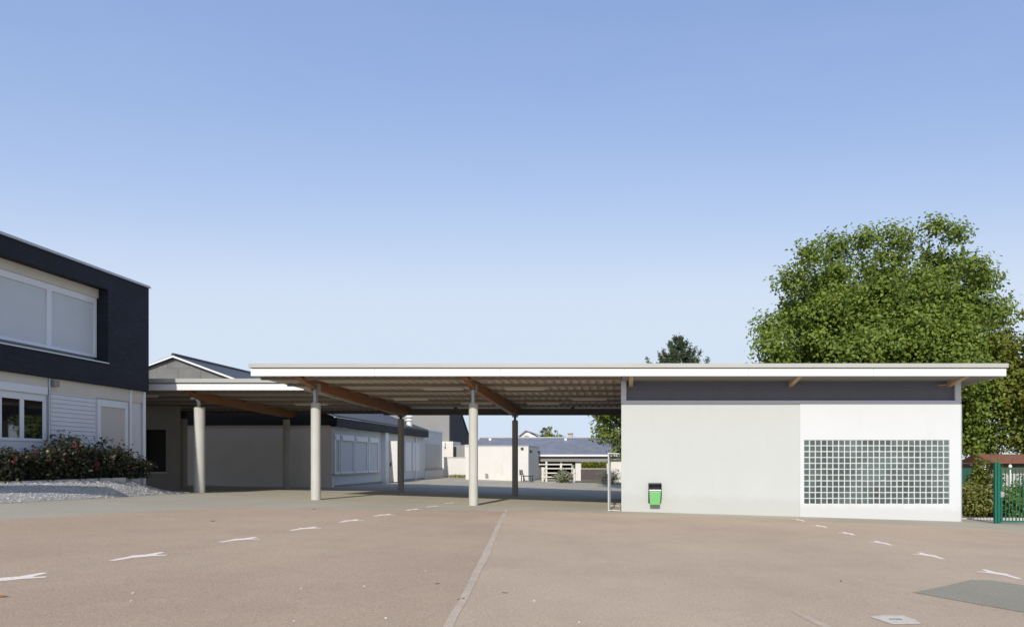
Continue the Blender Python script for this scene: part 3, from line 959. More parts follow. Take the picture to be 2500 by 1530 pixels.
# roof vent and flue
vx, vy = -18.2, 40.0
v = MB().box(vx - .16, vx + .16, vy - .2, vy + .2, slope_z(vx) - .1, slope_z(vx) + .14)
v.box(vx - .22, vx + .22, vy - .25, vy + .25, slope_z(vx) + .14, slope_z(vx) + .19)
v.build('roof_vent', M['steel'], rfo)
fx, fy = X(999, 50), 50.0
fz = Z(1046, 50) - .3
fl = MB().tube([(fx, fy, fz), (fx, fy, Z(1028, fy)), (fx, fy, Z(1027, fy)), (fx, fy, Z(1024, fy)), (fx, fy, Z(1023, fy)), (fx, fy, Z(1020, fy))], [.20, .20, .28, .28, .18, .18], 14)
fl.tube([(fx, fy, Z(1018.5, fy)), (fx, fy, Z(1016.5, fy)), (fx, fy, Z(1010, fy))], [.30, .30, .04], 14)
fl.build('flue', M['steel_white'], rfo, smooth=True)
# eave fascia (dark)
ef = MB().box(WX + .02, WX + .36, WY0 - .24, WY1, Z(1041, WY0), ez1 - .11)
ef.build('eave_fascia', M['slate'], wing)
# long wall with shuttered windows
base_z = gz(-15.2, 36) - .5
def WYof(px): return WX * F / (px - VX)
def WZ(px, py): return Z(py, WYof(px))
ww = MB().box(WX - .3, WX, WY0 + .301, WY1, base_z, Z(1041, WY0))
ww.build('wall', M['plaster_blue'], wing)
box('skirting', M['plaster_mid'], wing, WX + .002, WX + .02, WY0 + .3, WY1, base_z, gz(-15.2, 40) + .1)
wz1, wz0 = WZ(812, 1059), WZ(812, 1156)
edges = [812, 828, 863, 896, 922]
for a, b in zip(edges[:-1], edges[1:]):
    ya, yb3 = WYof(a) + .08, WYof(b) - .08
    fr = MB()
    fr.box(WX + .001, WX + .09, ya, ya + .1, wz0, wz1); fr.box(WX + .001, WX + .09, yb3 - .1, yb3, wz0, wz1)
    fr.box(WX + .001, WX + .09, ya + .1, yb3 - .1, wz1 - .1, wz1); fr.box(WX + .001, WX + .09, ya + .1, yb3 - .1, wz0, wz0 + .08)
    wi = fr.build('window', M['pvc'], wing)
    box('shutter', M['blind'], wi, WX + .002, WX + .04, ya + .1, yb3 - .1, wz0 + .08, wz1 - .3)
    box('shutter_box', M['pvc'], wi, WX + .002, WX + .12, ya + .1, yb3 - .1, wz1 - .3, wz1 - .1)
box('window_sill', M['kerb'], wing, WX + .002, WX + .13, WYof(810), WYof(924), wz0 - .07, wz0 - .002)
# pier, porch door standing open, second window
pz = Z(1041, WY0)
box('pier', M['pvc'], wing, WX + .002, WX + .25, WYof(932), WYof(940), base_z, pz - .002)
dy0, dy1 = WYof(946), WYof(976)
box('doorway', M['dark'], wing, WX + .001, WX + .012, dy0, dy1, gz(-15.2, 44), WZ(946, 1075))
yd = 44.4
dx0, dx1 = X(950, yd), X(970, yd)
d = MB().box(dx0, dx1, yd, yd + .06, gz(-15, yd) + .06, Z(1076, yd))
d.box(dx0 + .07, dx1 - .07, yd - .02, yd - .001, gz(-15, yd) + .18, Z(1135, yd))
do = d.build('door', M['plaster_cream'], wing)
do['label'] = 'cream door standing open in the sun'
box('handle', M['black'], do, dx0 + .08, dx0 + .14, yd - .06, yd - .003, Z(1137, yd), Z(1128, yd))
for a, b in ((988, 1002), (1006, 1022)):
    ya, yb3 = WYof(a), WYof(b)
    box('window', M['pvc'], wing, WX + .001, WX + .06, ya, yb3, WZ(988, 1150), WZ(988, 1078))
box('downpipe', M['pvc'], wing, WX + .002, WX + .09, WYof(1012.5), WYof(1014), base_z, pz - .1)

# lower annex at the far end of the wing
AY0, AY1 = WY1 + .02, WYof(1080)
annex = empty('flat_annex', (WX - 2, (AY0 + AY1) / 2, gz(-15, 50)))
tag(annex, 'pale flat roofed annex with beige shutters at the far end of the classroom wing', 'building')
atop = Z(1050, AY0)
MB().box(WX - 7, WX - .02, AY0, AY1, base_z, atop).build('wall', M['plaster_blue'], annex)
box('roof_edge', M['pvc'], annex, WX - 7.05, WX + .06, AY0 - .01, AY1 + .06, atop + .002, atop + .12)
MB().box(WX - .018, WX + .01, AY0 + .6, WYof(1064), Z(1142, AY0), Z(1082, AY0)).build('shutter', M['blind_warm'], annex)
box('shutter', M['blind_warm'], annex, WX - .018, WX + .012, WYof(1064) + .03, WYof(1075), Z(1142, AY0), Z(1082, AY0))
box('ledge', M['kerb'], annex, WX - .019, WX + .08, AY0 + .3, AY1, Z(1147, AY0), Z(1143, AY0))
box('base_band', M['plaster'], annex, WX - .019, WX + .03, AY0 + .2, AY1 + .01, base_z, Z(1148, AY0))

# ------------------------------------------------------------------ big grey gabled hall beyond
HY = 66.0
hall = empty('grey_hall', (X(1060, HY), HY + 4, gz(-18, 60)))
tag(hall, 'tall grey walled hall with a steep dark slate roof flank at its right', 'building')
hb = Z(1200, HY)
xr_ = X(1097, HY)
MB().prism([(X(880, HY), HY, hb), (X(880, HY), 74.8, hb), (X(880, HY), 74.8, CZ + 1.86), (X(880, HY), HY, CZ + 7.40)], (xr_ - X(880, HY), 0, 0)).build('wall', M['plaster_mid'], hall)
hp = [(HY - .02, Z(1077, HY)), (HY - .02, CZ + 7.46), (74.9, CZ + 1.8), (74.9, CZ + 1.7)]
MB().prism([(xr_ + .002, p, q) for p, q in hp], (.12, 0, 0)).build('side_cladding', M['slate'], hall)
MB().prism([(X(880, HY), HY - .1, CZ + 7.50), (X(880, HY), 75.0, CZ + 1.84), (X(880, HY), 75.0, CZ + 1.94), (X(880, HY), HY - .1, CZ + 7.60)], (xr_ + .2 - X(880, HY), 0, 0)).build('roof', M['roofslate'], hall)

by = 64.0
low_b = empty('beige_outbuilding', (X(1100, by), by + 2, gz(-16, by)))
tag(low_b, 'small beige outbuilding with a dark window below the steep slate roof flank', 'building')
MB().box(X(1070, by), X(1106, by), by, by + 3, Z(1200, by), Z(1077, by)).build('wall', M['plaster'], low_b)
MB().box(X(1106, by), X(1135, by), by + .3, by + 3, Z(1200, by), Z(1086, by)).build('recess_wall', M['plaster_mid'], low_b)
box('window', M['dark'], low_b, X(1106, by), X(1112, by), by + .15, by + .29, Z(1114, by), Z(1090, by))
box('lamp', M['fascia'], low_b, X(1085, by), X(1088, by), by - .35, by - .002, Z(1090, by), Z(1079, by))
MB().box(X(1135.2, by), X(1175, by), by - .1, by + 3, Z(1200, by), Z(1085, by)).build('white_wall', M['plaster_cream'], low_b)

ly = 59.5
lw = MB().box(X(1084, ly), X(1160, ly), ly, ly + .25, gz(-14, ly) - .3, Z(1117, ly))
lw = tag(lw.build('low_wall', M['plaster_cream'], None), 'low cream wall between the flat annex and the white box building', 'wall')
cap = MB().box(X(1083, ly), X(1161, ly), ly - .04, ly + .29, Z(1117, ly) + .002, Z(1115, ly)).build('coping', M['kerb'], lw)

# ------------------------------------------------------------------ white box building
Yb = 53.5
xa, xb = X(1137, Yb), X(1290, Yb)
wb = empty('white_box_building', ((xa + xb) / 2, Yb + 3.5, gz(xb, Yb)))
tag(wb, 'windowless cream white box building with small wall lamps seen between the columns', 'building')
zt = Z(1089, Yb)
MB().box(xa, xb, Yb, 60.6, gz(xa, Yb) - .4, zt).build('wall', M['plaster_cream'], wb)
MB().box(xa - .03, xb + .03, Yb - .03, 60.63, zt + .002, zt + .07).build('roof_edge', M['kerb'], wb)
v = MB().prism([(X(1185, Yb), Yb - .03, Z(1167, Yb)), (X(1193, Yb), Yb - .03, Z(1167, Yb)), (X(1192, Yb), Yb - .03, Z(1157, Yb)), (X(1189, Yb), Yb - .03, Z(1155, Yb)), (X(1185, Yb), Yb - .03, Z(1155, Yb))], (0, .028, 0))
v.build('vent_hatch', M['plaster_mid'], wb)
for x_, y_, dx in ((X(1275, Yb), Yb - .15, 0), (xb + .01, Yb + 1.0, .14), (xb + .01, 59.5, .14)):
    l = MB()
    if dx: l.box(x_, x_ + dx, y_ - .12, y_ + .12, Z(1104, Yb), Z(1098, Yb))
    else: l.box(x_ - .1, x_ + .1, y_, y_ + .148, Z(1096, Yb), Z(1092, Yb))
    l.build('wall_lamp', M['black'], wb)

# bench in front of it
bxm, byy = X(1285, 52.2), 52.2
bench = empty('bench', (bxm, byy, gz(bxm, byy)))
tag(bench, 'small black metal bench at the right corner of the white box building', 'bench')
g0 = gz(bxm, byy)
s = MB()
for k in range(4): s.box(bxm - .25 + k * .2, bxm - .1 + k * .2, byy - .7, byy + .7, g0 + .42, g0 + .46)
s.build('seat', M['black'], bench)
s = MB()
for k in range(3): s.box(bxm - .42, bxm - .37, byy - .7, byy + .7, g0 + .52 + k * .13, g0 + .62 + k * .13)
s.build('backrest', M['black'], bench)
for y in (byy - .55, byy + .55):
    s = MB().bar((bxm - .3, y, g0), (bxm - .28, y, g0 + .44), .06)
    s.bar((bxm - .28, y, g0 + .40), (bxm - .42, y, g0 + .92), .05)
    s.build('leg', M['black'], bench)
    MB().bar((bxm + .42, y, g0), (bxm + .36, y, g0 + .44), .06).build('leg', M['black'], bench)

# ------------------------------------------------------------------ long house with open porch (background)
KY = 60.0
house = empty('slate_roofed_house', (X(1370, KY), KY + 3, gz(-5, KY)))
tag(house, 'long low house with blue grey slate roof and open porch across the yard', 'building')
kx0, kx1 = X(1143, KY), X(1640, KY)
rf = MB().prism([(kx0, KY, Z(1110, KY)), (kx0, KY + 5, Z(1068, KY + 5)), (kx0, KY + 10, Z(1110, KY)), (kx0, KY + 10, Z(1112, KY)), (kx0, KY, Z(1112.5, KY))], (kx1 - kx0, 0, 0))
ro = rf.build('roof', M['roofblue'], house)
MB().tube([(kx0, KY + 5, Z(1068, KY + 5)), (kx1, KY + 5, Z(1068, KY + 5))], .07, 8).build('ridge_cap', M['kerb'], ro)
ch = MB().box(X(1387, KY + 6), X(1398, KY + 6), KY + 5.6, KY + 6.2, Z(1078, KY + 6), Z(1058.5, KY + 6))
ch.box(X(1386, KY + 6), X(1399, KY + 6), KY + 5.5, KY + 6.3, Z(1058.4, KY + 6), Z(1056, KY + 6))
ch.build('chimney', M['kerb'], ro)
for px_v in (1197, 1381):
    yv = KY + 4.3
    zv = Z(1110, KY) + (Z(1068, KY + 5) - Z(1110, KY)) * (4.3 / 5)
    MB().box(X(px_v - 3, yv), X(px_v + 3, yv), yv - .12, yv + .12, zv - .05, zv + .16).build('roof_vent', M['fascia'], ro)
box('gutter', M['fascia'], house, kx0, kx1, KY - .12, KY - .002, Z(1113.5, KY), Z(1109, KY))
box('soffit_band', M['plaster_mid'], house, X(1290, KY), X(1483, KY), KY + .2, KY + .4, Z(1126, KY), Z(1113, KY))
box('soffit_band', M['plaster_mid'], house, X(1483, KY) + .01, kx1, KY + .2, KY + .4, Z(1122, KY), Z(1113, KY))
box('porch_pillar', M['plaster_cream'], house, X(1404, KY), X(1418, KY), KY + .45, KY + .9, Z(1190, KY), Z(1113, KY))
box('porch_pillar', M['railwhite'], house, X(1366, KY), X(1371, KY), KY + .45, KY + .6, Z(1190, KY), Z(1113, KY))
box('wall', M['plaster_cream'], house, X(1481, KY), kx1, KY + .45, KY + .8, Z(1190, KY), Z(1113, KY))
box('wall', M['plaster_cream'], house, X(1310, KY), X(1328, KY), KY + .45, KY + .8, Z(1190, KY), Z(1140, KY))
box('porch_beam', M['brown'], house, X(1310, KY), X(1404, KY), KY + 2.0, KY + 2.2, Z(1135, KY), Z(1113, KY))
box('back_wall', M['brown'], house, X(1280, KY + 9), X(1395, KY + 9), KY + 8.6, KY + 8.8, Z(1190, KY), Z(1110, KY))
box('roof_strut', M['plaster_mid'], house, kx0, X(1300, KY), KY + .5, KY + 9.4, Z(1190, KY), Z(1114, KY))

# ranch fence, plank fence
fy_ = 54.5
fence = empty('rail_fence', (X(1366, fy_), fy_, gz(-5, fy_)))
tag(fence, 'cream post and rail fence right of the white box building', 'fence')
g0 = gz(X(1366, fy_), fy_)
for px_, hh in ((1334, 1126), (1402, 1143), (1325, 1150)):
    box('post', M['railwhite'], fence, X(px_ - 2.2, fy_), X(px_ + 2.2, fy_), fy_ - .08, fy_ + .08, g0 - .1, Z(hh, fy_))
for py, a, b in ((1133, 1316, 1397), (1143, 1330, 1402), (1154, 1330, 1402), (1163.5, 1322, 1402), (1176, 1330, 1404)):
    box('rail', M['railwhite'], fence, X(a, fy_), X(b, fy_), fy_ - .13, fy_ - .082, Z(py + 1.4, fy_), Z(py - 1.4, fy_))
py_ = 58.4
pf = empty('plank_fence', (X(1450, py_), py_, gz(-3, py_)))
tag(pf, 'dark brown horizontal plank fence below the bright hedge', 'fence')
p = MB()
for k in range(6):
    za = 1177 - k * 5.4
    p.box(X(1418, py_), X(1480, py_), py_, py_ + .04, Z(za, py_), Z(za - 4.9, py_))
p.build('plank_panel', M['plank'], pf)
for px_ in (1419, 1449, 1478):
    box('post', M['plank'], pf, X(px_ - 1, py_), X(px_ + 1, py_), py_ + .042, py_ + .12, Z(1180, py_), Z(1144, py_))
box('top_rail', M['railwhite'], pf, X(1418, py_), X(1480, py_), py_ - .03, py_ + .06, Z(1144.2, py_), Z(1142.8, py_))

# strip of verge below the fences
sheet('verge', [(X(1320, 55.2), 55.2), (X(1640, 55.2), 55.2), (X(1640, 57.5), 57.5), (X(1320, 57.5), 57.5)], .02, M['lawn'])


def shrub(name, label, cx, cy, r, h, n, size, lm, cat='shrub', group=None, stems=7, flower=None, spiky=False, aspect=.62):
    g0 = gz(cx, cy)
    root = empty(name, (cx, cy, g0)); tag(root, label, cat, group)
    t = MB(); P = []; Nn = []
    for i in range(stems):
        a = RNG.uniform(0, 6.28); q = RNG.uniform(.2, 1)
        e = Vector((cx + math.cos(a) * r * q * .8, cy + math.sin(a) * r * q * .8, g0 + h * RNG.uniform(.6, 1.0) * (1 - .35 * q)))
        t.tube([(cx + math.cos(a) * .1, cy + math.sin(a) * .1, g0 - .05), Vector((cx, cy, g0)).lerp(e, .55) + Vector((0, 0, .1 * h)), e], [.02, .014, .005], 5)
    d = RNG.normal(size=(n, 3)); d /= np.linalg.norm(d, axis=1)[:, None]
    lump = 1 + .22 * np.sin(d[:, 0] * 5 + cx) * np.cos(d[:, 2] * 4 + cy) + .12 * RNG.normal(size=n)
    rad = RNG.uniform(.1, 1, n) ** .5 * lump
    P = np.stack([cx + d[:, 0] * r * rad, cy + d[:, 1] * r * rad, g0 + h * .5 + d[:, 2] * h * .52 * rad], 1)
    P[:, 2] = np.maximum(P[:, 2], g0 + .02)
    Nn = d * .6 + np.array([0, -.2, .5]) + RNG.normal(size=(n, 3)) * .5
    if spiky: Nn[:, 2] *= .2
    t.build('stem', M['stem'], root)
    leaves_mesh('foliage', lm, P, Nn, size * RNG.uniform(.6, 1.3, n), root, aspect=aspect)
    if flower:
        fm, k, fs = flower
        q = RNG.choice(n, k)
        sel = P[q]
        pts = (sel[:, None, :] + RNG.normal(size=(k, 9, 3)) * fs * .35).reshape(-1, 3)
        leaves_mesh('flower', fm, pts, RNG.normal(size=(len(pts), 3)) + np.array([0, -.5, .5]), fs * RNG.uniform(.6, 1.1, len(pts)), root, aspect=.8)
    return root


hy = 75.0
nH = 6500
C = np.stack([RNG.uniform(X(1400, hy), X(1500, hy), nH), RNG.uniform(hy, hy + 1.2, nH), RNG.uniform(Z(1180, hy), Z(1127, hy), nH) + RNG.normal(size=nH) * .06], 1)
hedge = leaves_mesh('hedge', M['leaf_hedge'], C, RNG.normal(size=(nH, 3)) + np.array([0, -.6, .6]), .22 * RNG.uniform(.6, 1.2, nH))
tag(hedge, 'bright yellow green clipped hedge seen above the plank fence', 'hedge')
shrub('shrub', 'rounded olive shrub growing in front of the rail fence', X(1376, 53.2), 53.2, .75, .95, 900, .17, M['leaf_grey'])
shrub('shrub', 'wispy grey green shrub beside the plank fence and goal post', X(1490, 54.0), 54.0, .9, 1.15, 1100, .2, M['leaf_grey'], aspect=.2)
shrub('weed_tuft', 'yellow weeds along the foot of the low cream wall', X(1122, 58.9), 58.9, 1.0, .25, 350, .14, M['weed'], cat='weeds')

# ------------------------------------------------------------------ distant white gabled house and trees
dy = 120.0
dh = empty('white_gabled_house', (X(1295, dy), dy + 5, gz(-10, 100)))
tag(dh, 'far white house gable peeking over the slate roof', 'building')
MB().prism([(X(1262, dy), dy, Z(1075, dy)), (X(1330, dy), dy, Z(1075, dy)), (X(1310, dy), dy, Z(1066, dy)), (X(1284, dy), dy, Z(1052, dy)), (X(1264, dy), dy, Z(1070, dy))], (0, 8, 0)).build('wall', M['plaster_cream'], dh)
MB().box(X(1262, dy), X(1330, dy), dy + .1, dy + 7.9, gz(-10, 100) - 1, Z(1075, dy) - .01).build('lower_wall', M['plaster_cream'], dh)
rr = MB()
rr.prism([(X(1284, dy), dy - .4, Z(1050, dy)), (X(1256, dy), dy - .4, Z(1073, dy)), (X(1256, dy), dy - .4, Z(1075, dy)), (X(1284, dy), dy - .4, Z(1052.2, dy))], (0, 9, 0))
rr.prism([(X(1284, dy), dy - .4, Z(1050, dy)), (X(1345, dy), dy + 3, Z(1072, dy)), (X(1345, dy), dy + 3, Z(1074, dy)), (X(1284, dy), dy - .4, Z(1052.2, dy))], (0, 9, 0))
rr.build('roof', M['gable'], dh)
box('window', M['plaster_mid'], dh, X(1280, dy), X(1291, dy), dy - .05, dy - .002, Z(1068, dy), Z(1063, dy))

tree('far_tree', 'far dark tree, the right one above the slate roof ridge', (X(1346, 100), 100, gz(-10, 90)), 2.0, (X(1348, 100), 100, Z(1062, 100)), (1.2, 1.2, 1.3), 16, .55, 110, .28, M['leaf_mid'], group='trees beyond the slate roof', trunk_r=.15)
tree('far_tree', 'far dark tree, the narrow left one above the slate roof ridge', (X(1329, 102), 102, gz(-10, 90)), 2.0, (X(1330, 102), 102, Z(1062, 102)), (.55, .6, 1.1), 10, .45, 110, .25, M['needle'], group='trees beyond the slate roof', trunk_r=.12)

# pine top above the roof
def pine(label, bx, by, ztop, zbot_vis):
    g0 = gz(bx, by)
    root = empty('pine_tree', (bx, by, g0)); tag(root, label, 'tree')
    t = MB().tube([(bx, by, g0 - .2), (bx, by, (g0 + ztop) / 2), (bx, by, ztop - .3)], [.32, .2, .03], 8)
    P, Nn = [], []
    z = ztop
    lvl = 0
    def needles(p0, d, ln, k, s):
        tt = RNG.uniform(0, 1, k)
        pp = np.array(p0)[None] + np.array(d)[None] * (tt * ln)[:, None] + RNG.normal(size=(k, 3)) * s
        P.append(pp); Nn.append(RNG.normal(size=(k, 3)) + np.array([0, -.3, .2]))
    needles((bx, by, ztop - .9), (0, 0, 1), .9, 60, .10)
    while z > ztop - 6.0:
        L_ = (ztop - z) * .95 + .3
        nb = 6
        for i in range(nb):
            a = i * 2 * math.pi / nb + lvl * .5 + RNG.uniform(-.25, .25)
            ln = L_ * RNG.uniform(.75, 1.15)
            p0 = Vector((bx, by, z - .5))
            d1 = Vector((math.cos(a), math.sin(a), .22)).normalized()
            p1 = p0 + d1 * ln * .75
            p2 = p1 + (d1 * .35 + Vector((0, 0, .9))).normalized() * min(.9, .35 + ln * .22)
            t.tube([p0, p1, p2], [.05, .035, .01], 5)
            needles(p0 + d1 * ln * .3, d1, ln * .5, int(70 * ln), .15)
            needles(p1, (p2 - p1).normalized(), (p2 - p1).length, 75, .09)
            for _ in range(int(ln * 2.5)):
                q = p0.lerp(p1, RNG.uniform(.3, 1))
                dd = Vector((RNG.normal() * .4, RNG.normal() * .4, 1)).normalized()
                needles(q, dd, .5, 42, .09)
        z -= RNG.uniform(.55, .8); lvl += 1
    t.build('trunk', M['bark'], root)
    P = np.concatenate(P); Nn = np.concatenate(Nn)
    leaves_mesh('crown', M['needle'], P, Nn, .26 * RNG.uniform(.7, 1.2, len(P)), root, aspect=.30)


pine('pine tree whose pointed top rises above the middle of the long roof', X(1655, 58), 58, Z(822, 58), 0)

# tree hanging in from the right under the canopy
tree('leafy_tree', 'leafy tree whose low crown shows left of the washroom block under the canopy', (X(1560, 44), 44, gz(1, 44)), 2.4, (X(1552, 44), 44, Z(1000, 44)), (2.75, 2.6, 2.75), 75, .75, 330, .22, M['leaf_mid'], trunk_r=.16)

# ------------------------------------------------------------------ big tree behind the block and its neighbours
TY = 44.0
tx = X(2165, TY)
ex = []
for (px, py, r) in ((1885, 800, 1.3), (1870, 850, 1.2), (1930, 690, 1.2), (1900, 890, 1.4), (2350, 640, 1.2), (2350, 670, .9), (2395, 690, 1.1), (2440, 760, 1.2), (2050, 590, 1.1), (2110, 585, 1.0),
                    (2255, 575, .9), (2190, 580, 1.1), (2310, 590, .9), (1960, 640, 1.0), (2440, 850, 1.3), (2360, 960, 1.5), (2390, 1060, 1.2), (2420, 980, 1.3), (2450, 930, 1.2), (2370, 1090, .9), (2350, 1000, 1.2), (2440, 1040, 1.2), (2480, 1010, 1.3), (2470, 1075, 1.0), (2405, 1095, .9), (2500, 1090, 1.0), (2360, 1050, 1.0), (2520, 1040, 1.2)):
    ex.append((X(px, TY - 2), TY - RNG.uniform(1, 4), Z(py, TY - 2), r))
tree('big_tree', 'large broad green tree rising behind the washroom block', (tx, TY, gz(16, TY)), 3.0, (tx, TY, Z(880, TY)), (7.1, 5.8, 7.1), 240, 1.32, 900, .25, M['leaf_big'],
     shoots=150, trunk_r=.42, extra=ex, limbs=34, inner=.22, fill=42000)
tree('yellowish_tree', 'yellow green tree at the right photo edge behind the gate', (X(2545, 40), 40, gz(22, 40)), 2.5, (X(2550, 40), 40, Z(930, 40)), (3.2, 3.0, 4.6), 75, 1.05, 420, .26, M['leaf_yel'], shoots=14, trunk_r=.22)

# ------------------------------------------------------------------ right hand garden: shed, fence, bushes, gate
sy = 33.0
shed = empty('tiled_shed', (X(2480, sy), sy + 1.5, gz(18, sy)))
tag(shed, 'small shed with rusty red roof behind the green gate', 'shed')
MB().prism([(X(2430, sy), sy, Z(1131, sy)), (X(2430, sy), sy + 2, Z(1108, sy + 2)), (X(2430, sy), sy + 4, Z(1131, sy)), ], (3.2, 0, 0)).build('roof', M['rust'], shed)
box('wall', M['brown'], shed, X(2433, sy), X(2433, sy) + 3.0, sy + .3, sy + 3.7, gz(18, sy) - .3, Z(1131, sy) - .01)
py2 = 31.5
cf = empty('panel_fence', (X(2430, py2), py2, gz(17, py2)))
tag(cf, 'pale grey concrete panel fence with white post behind the bushes', 'fence')
for k in range(3):
    box('panel', M['kerb'], cf, X(2406, py2), X(2600, py2), py2, py2 + .06, gz(17, py2) + .1 + k * .55, gz(17, py2) + .1 + k * .55 + .54)
box('post', M['fascia'], cf, X(2400, py2), X(2405.5, py2), py2 - .05, py2 + .1, gz(17, py2) - .1, Z(1134, py2))
ms = MB().box(X(2346, py2), X(2384, py2), py2 + .4, py2 + .45, gz(17, py2) - .1, Z(1142, py2))
ms = tag(ms.build('green_screen', M['green_mesh']), 'dark green fence screen beside the right end of the washroom block', 'fence')
wp = empty('white_pole', (X(2466, 27), 27, gz(15, 27)))
tag(wp, 'thin white pole with a small cap seen through the green gate', 'pole')
MB().tube([(X(2466, 27), 27, gz(15, 27) - .1), (X(2466, 27), 27, Z(1140, 27))], .035, 12).build('shaft', M['fascia'], wp, smooth=True)
MB().tube([(X(2466, 27), 27, Z(1140, 27)), (X(2466, 27), 27, Z(1137, 27)), (X(2466, 27), 27, Z(1133, 27))], [.07, .07, .03], 12).build('cap', M['fascia'], wp, smooth=True)

sheet('planting_bed', [(X(2346, 25.4), 25.4), (X(2620, 25.4), 25.4), (24, 31), (12, 31)], .03, M['soil'])
kb = MB().box(X(2346, 25.3), X(2620, 25.3), 25.25, 25.4, gz(13, 25.3) - .2, gz(13, 25.3) + .06)
kb.build('kerb', M['kerb'])['kind'] = 'structure'
shrub('bush', 'dense olive bush just right of the washroom block', X(2362, 26.6), 26.6, .7, 1.25, 2600, .13, M['leaf_bush'], cat='bush', group='bushes by the gate')
shrub('bush', 'dense olive bush left of the green gate post', X(2408, 26.4), 26.4, .62, 1.2, 2400, .13, M['leaf_bush'], cat='bush', group='bushes by the gate')
shrub('bush', 'tall thin bush climbing above the other bushes by the gate', X(2395, 28.5), 28.5, .55, 2.3, 1700, .14, M['leaf_yel'], cat='bush', group='bushes by the gate')
shrub('bush', 'dark leafy bush directly behind the bars of the green gate', X(2478, 25.9), 25.9, .6, 1.25, 2200, .14, M['leaf_big'], cat='bush', group='bushes by the gate')
shrub('bush', 'green bush at the far right edge behind the gate', X(2535, 26.6), 26.6, .7, 1.9, 2200, .15, M['leaf_mid'], cat='bush', group='bushes by the gate')
shrub('rose_bush', 'thin rose bush with pale blooms over the red shed roof', X(2432, 27.8), 27.8, .5, 2.35, 420, .12, M['leaf_yel'], cat='bush', flower=(M['petal_pale'], 9, .1))

gy = 23.2
gate = empty('garden_gate', (X(2470, gy), gy, gz(12.8, gy)))
tag(gate, 'green metal bar gate at the right edge beside the washroom block', 'gate')
g0 = gz(12.5, gy)
for a, b in ((2427, 2433), (2434, 2441)):
    MB().box(X(a, gy), X(b, gy), gy - .05, gy + .05, g0 - .1, Z(1128, gy)).build('post', M['green'], gate, bevel=.008)
ga, gb_ = X(2443, gy), X(2560, gy)
ft, fb = Z(1142, gy), Z(1274, gy)
f = MB().box(ga, ga + .05, gy - .025, gy + .025, fb, ft).box(gb_ - .05, gb_, gy - .025, gy + .025, fb, ft)
f.box(ga + .05, gb_ - .05, gy - .025, gy + .025, ft - .05, ft).box(ga + .05, gb_ - .05, gy - .025, gy + .025, fb, fb + .05)
f.build('frame', M['green'], gate)
nb = 13
for k in range(1, nb):
    x_ = ga + .05 + (gb_ - ga - .1) * k / nb
    MB().box(x_ - .012, x_ + .012, gy - .012, gy + .012, fb + .05, ft - .05).build('bar', M['green'], gate)
lk = MB().box(ga - .02, ga + .1, gy - .045, gy + .03, Z(1213, gy), Z(1199, gy)).build('lock_box', M['chrome'], gate, bevel=.006)
MB().tube([(ga + .06, gy - .045, Z(1205, gy)), (ga + .06, gy - .09, Z(1205, gy)), (ga + .17, gy - .09, Z(1205.5, gy))], .012, 8).build('handle', M['chrome'], lk, smooth=True)

# ------------------------------------------------------------------ two storey school building, left
SX = -17.14
SY1 = 25.25                                       # far corner
SY0 = 13.0
def SY(px, x=SX): return x * F / (px - VX)
def SZ(px, py, x=SX): return Z(py, SY(px, x))
school = empty('school_building', (SX - 4, 19, gz(-17, 20)))
tag(school, 'two storey school building with dark slate upper floor over white ground floor', 'building')
ct, cb = SZ(364, 704), SZ(364, 956)
oy1 = SY(264)                                      # far edge of the window recess
ot, ob = SZ(264, 707), SZ(264, 888)
rec = .42
u = MB()
u.box(SX - 9, SX, SY0, SY1, ob - .9, ob) if False else None
u.box(SX - .5, SX, SY0, SY1, cb, ob)               # band below the window
u.box(SX - .5, SX, SY0, SY1, ot, ct)               # band above
u.box(SX - .5, SX, oy1, SY1, ob, ot)               # pier at the far end
u.box(SX - 9, SX - .5, SY1 - .3, SY1, cb, ct)      # end wall
u.build('upper_cladding', M['slate'], school)
box('upper_core', M['dark'], school, SX - 9, SX - .51, SY0, SY1 - .31, cb + .01, ct - .01)
rt = MB().box(SX - 9, SX + .05, SY0, SY1 + .05, ct + .002, ct + .05)
rt.box(SX - 9, SX + .03, SY0, SY1 + .03, ct + .05, ct + .085)
rt.build('roof_trim', M['steel'], school)
box('recess_sill', M['trim'], school, SX - rec, SX + .04, SY0, oy1 - .002, ob + .002, ob + .035)
# upper window
ux = SX - rec
wy1 = SY(232, ux)
wt_, wb_ = SZ(232, 728, ux), SZ(232, 873, ux)
box('lintel_board', M['cream'], school, ux - .02, ux + .10, SY0, wy1 + .03, wt_ + .002, ot - .002)
pan = (wy1 - SY(117, ux))
k = 0
y1 = wy1
while y1 > SY0 + 1:
    y0 = y1 - pan
    fr = MB()
    fr.box(ux - .04, ux + .06, y1 - .10, y1 - .002, wb_, wt_); fr.box(ux - .04, ux + .06, y0, y0 + .07, wb_, wt_)
    fr.box(ux - .04, ux + .06, y0 + .07, y1 - .10, wt_ - .20, wt_); fr.box(ux - .04, ux + .06, y0 + .07, y1 - .10, wb_, wb_ + .09)
    wo = fr.build('window', M['pvc'], school, bevel=.006)
    box('blind', M['blind'], wo, ux - .035, ux + .02, y0 + .072, y1 - .102, wb_ + .092, wt_ - .202)
    y1 = y0
box('window_wall', M['plaster_mid'], school, ux - .06, ux - .041, SY0, oy1, ob, ot)

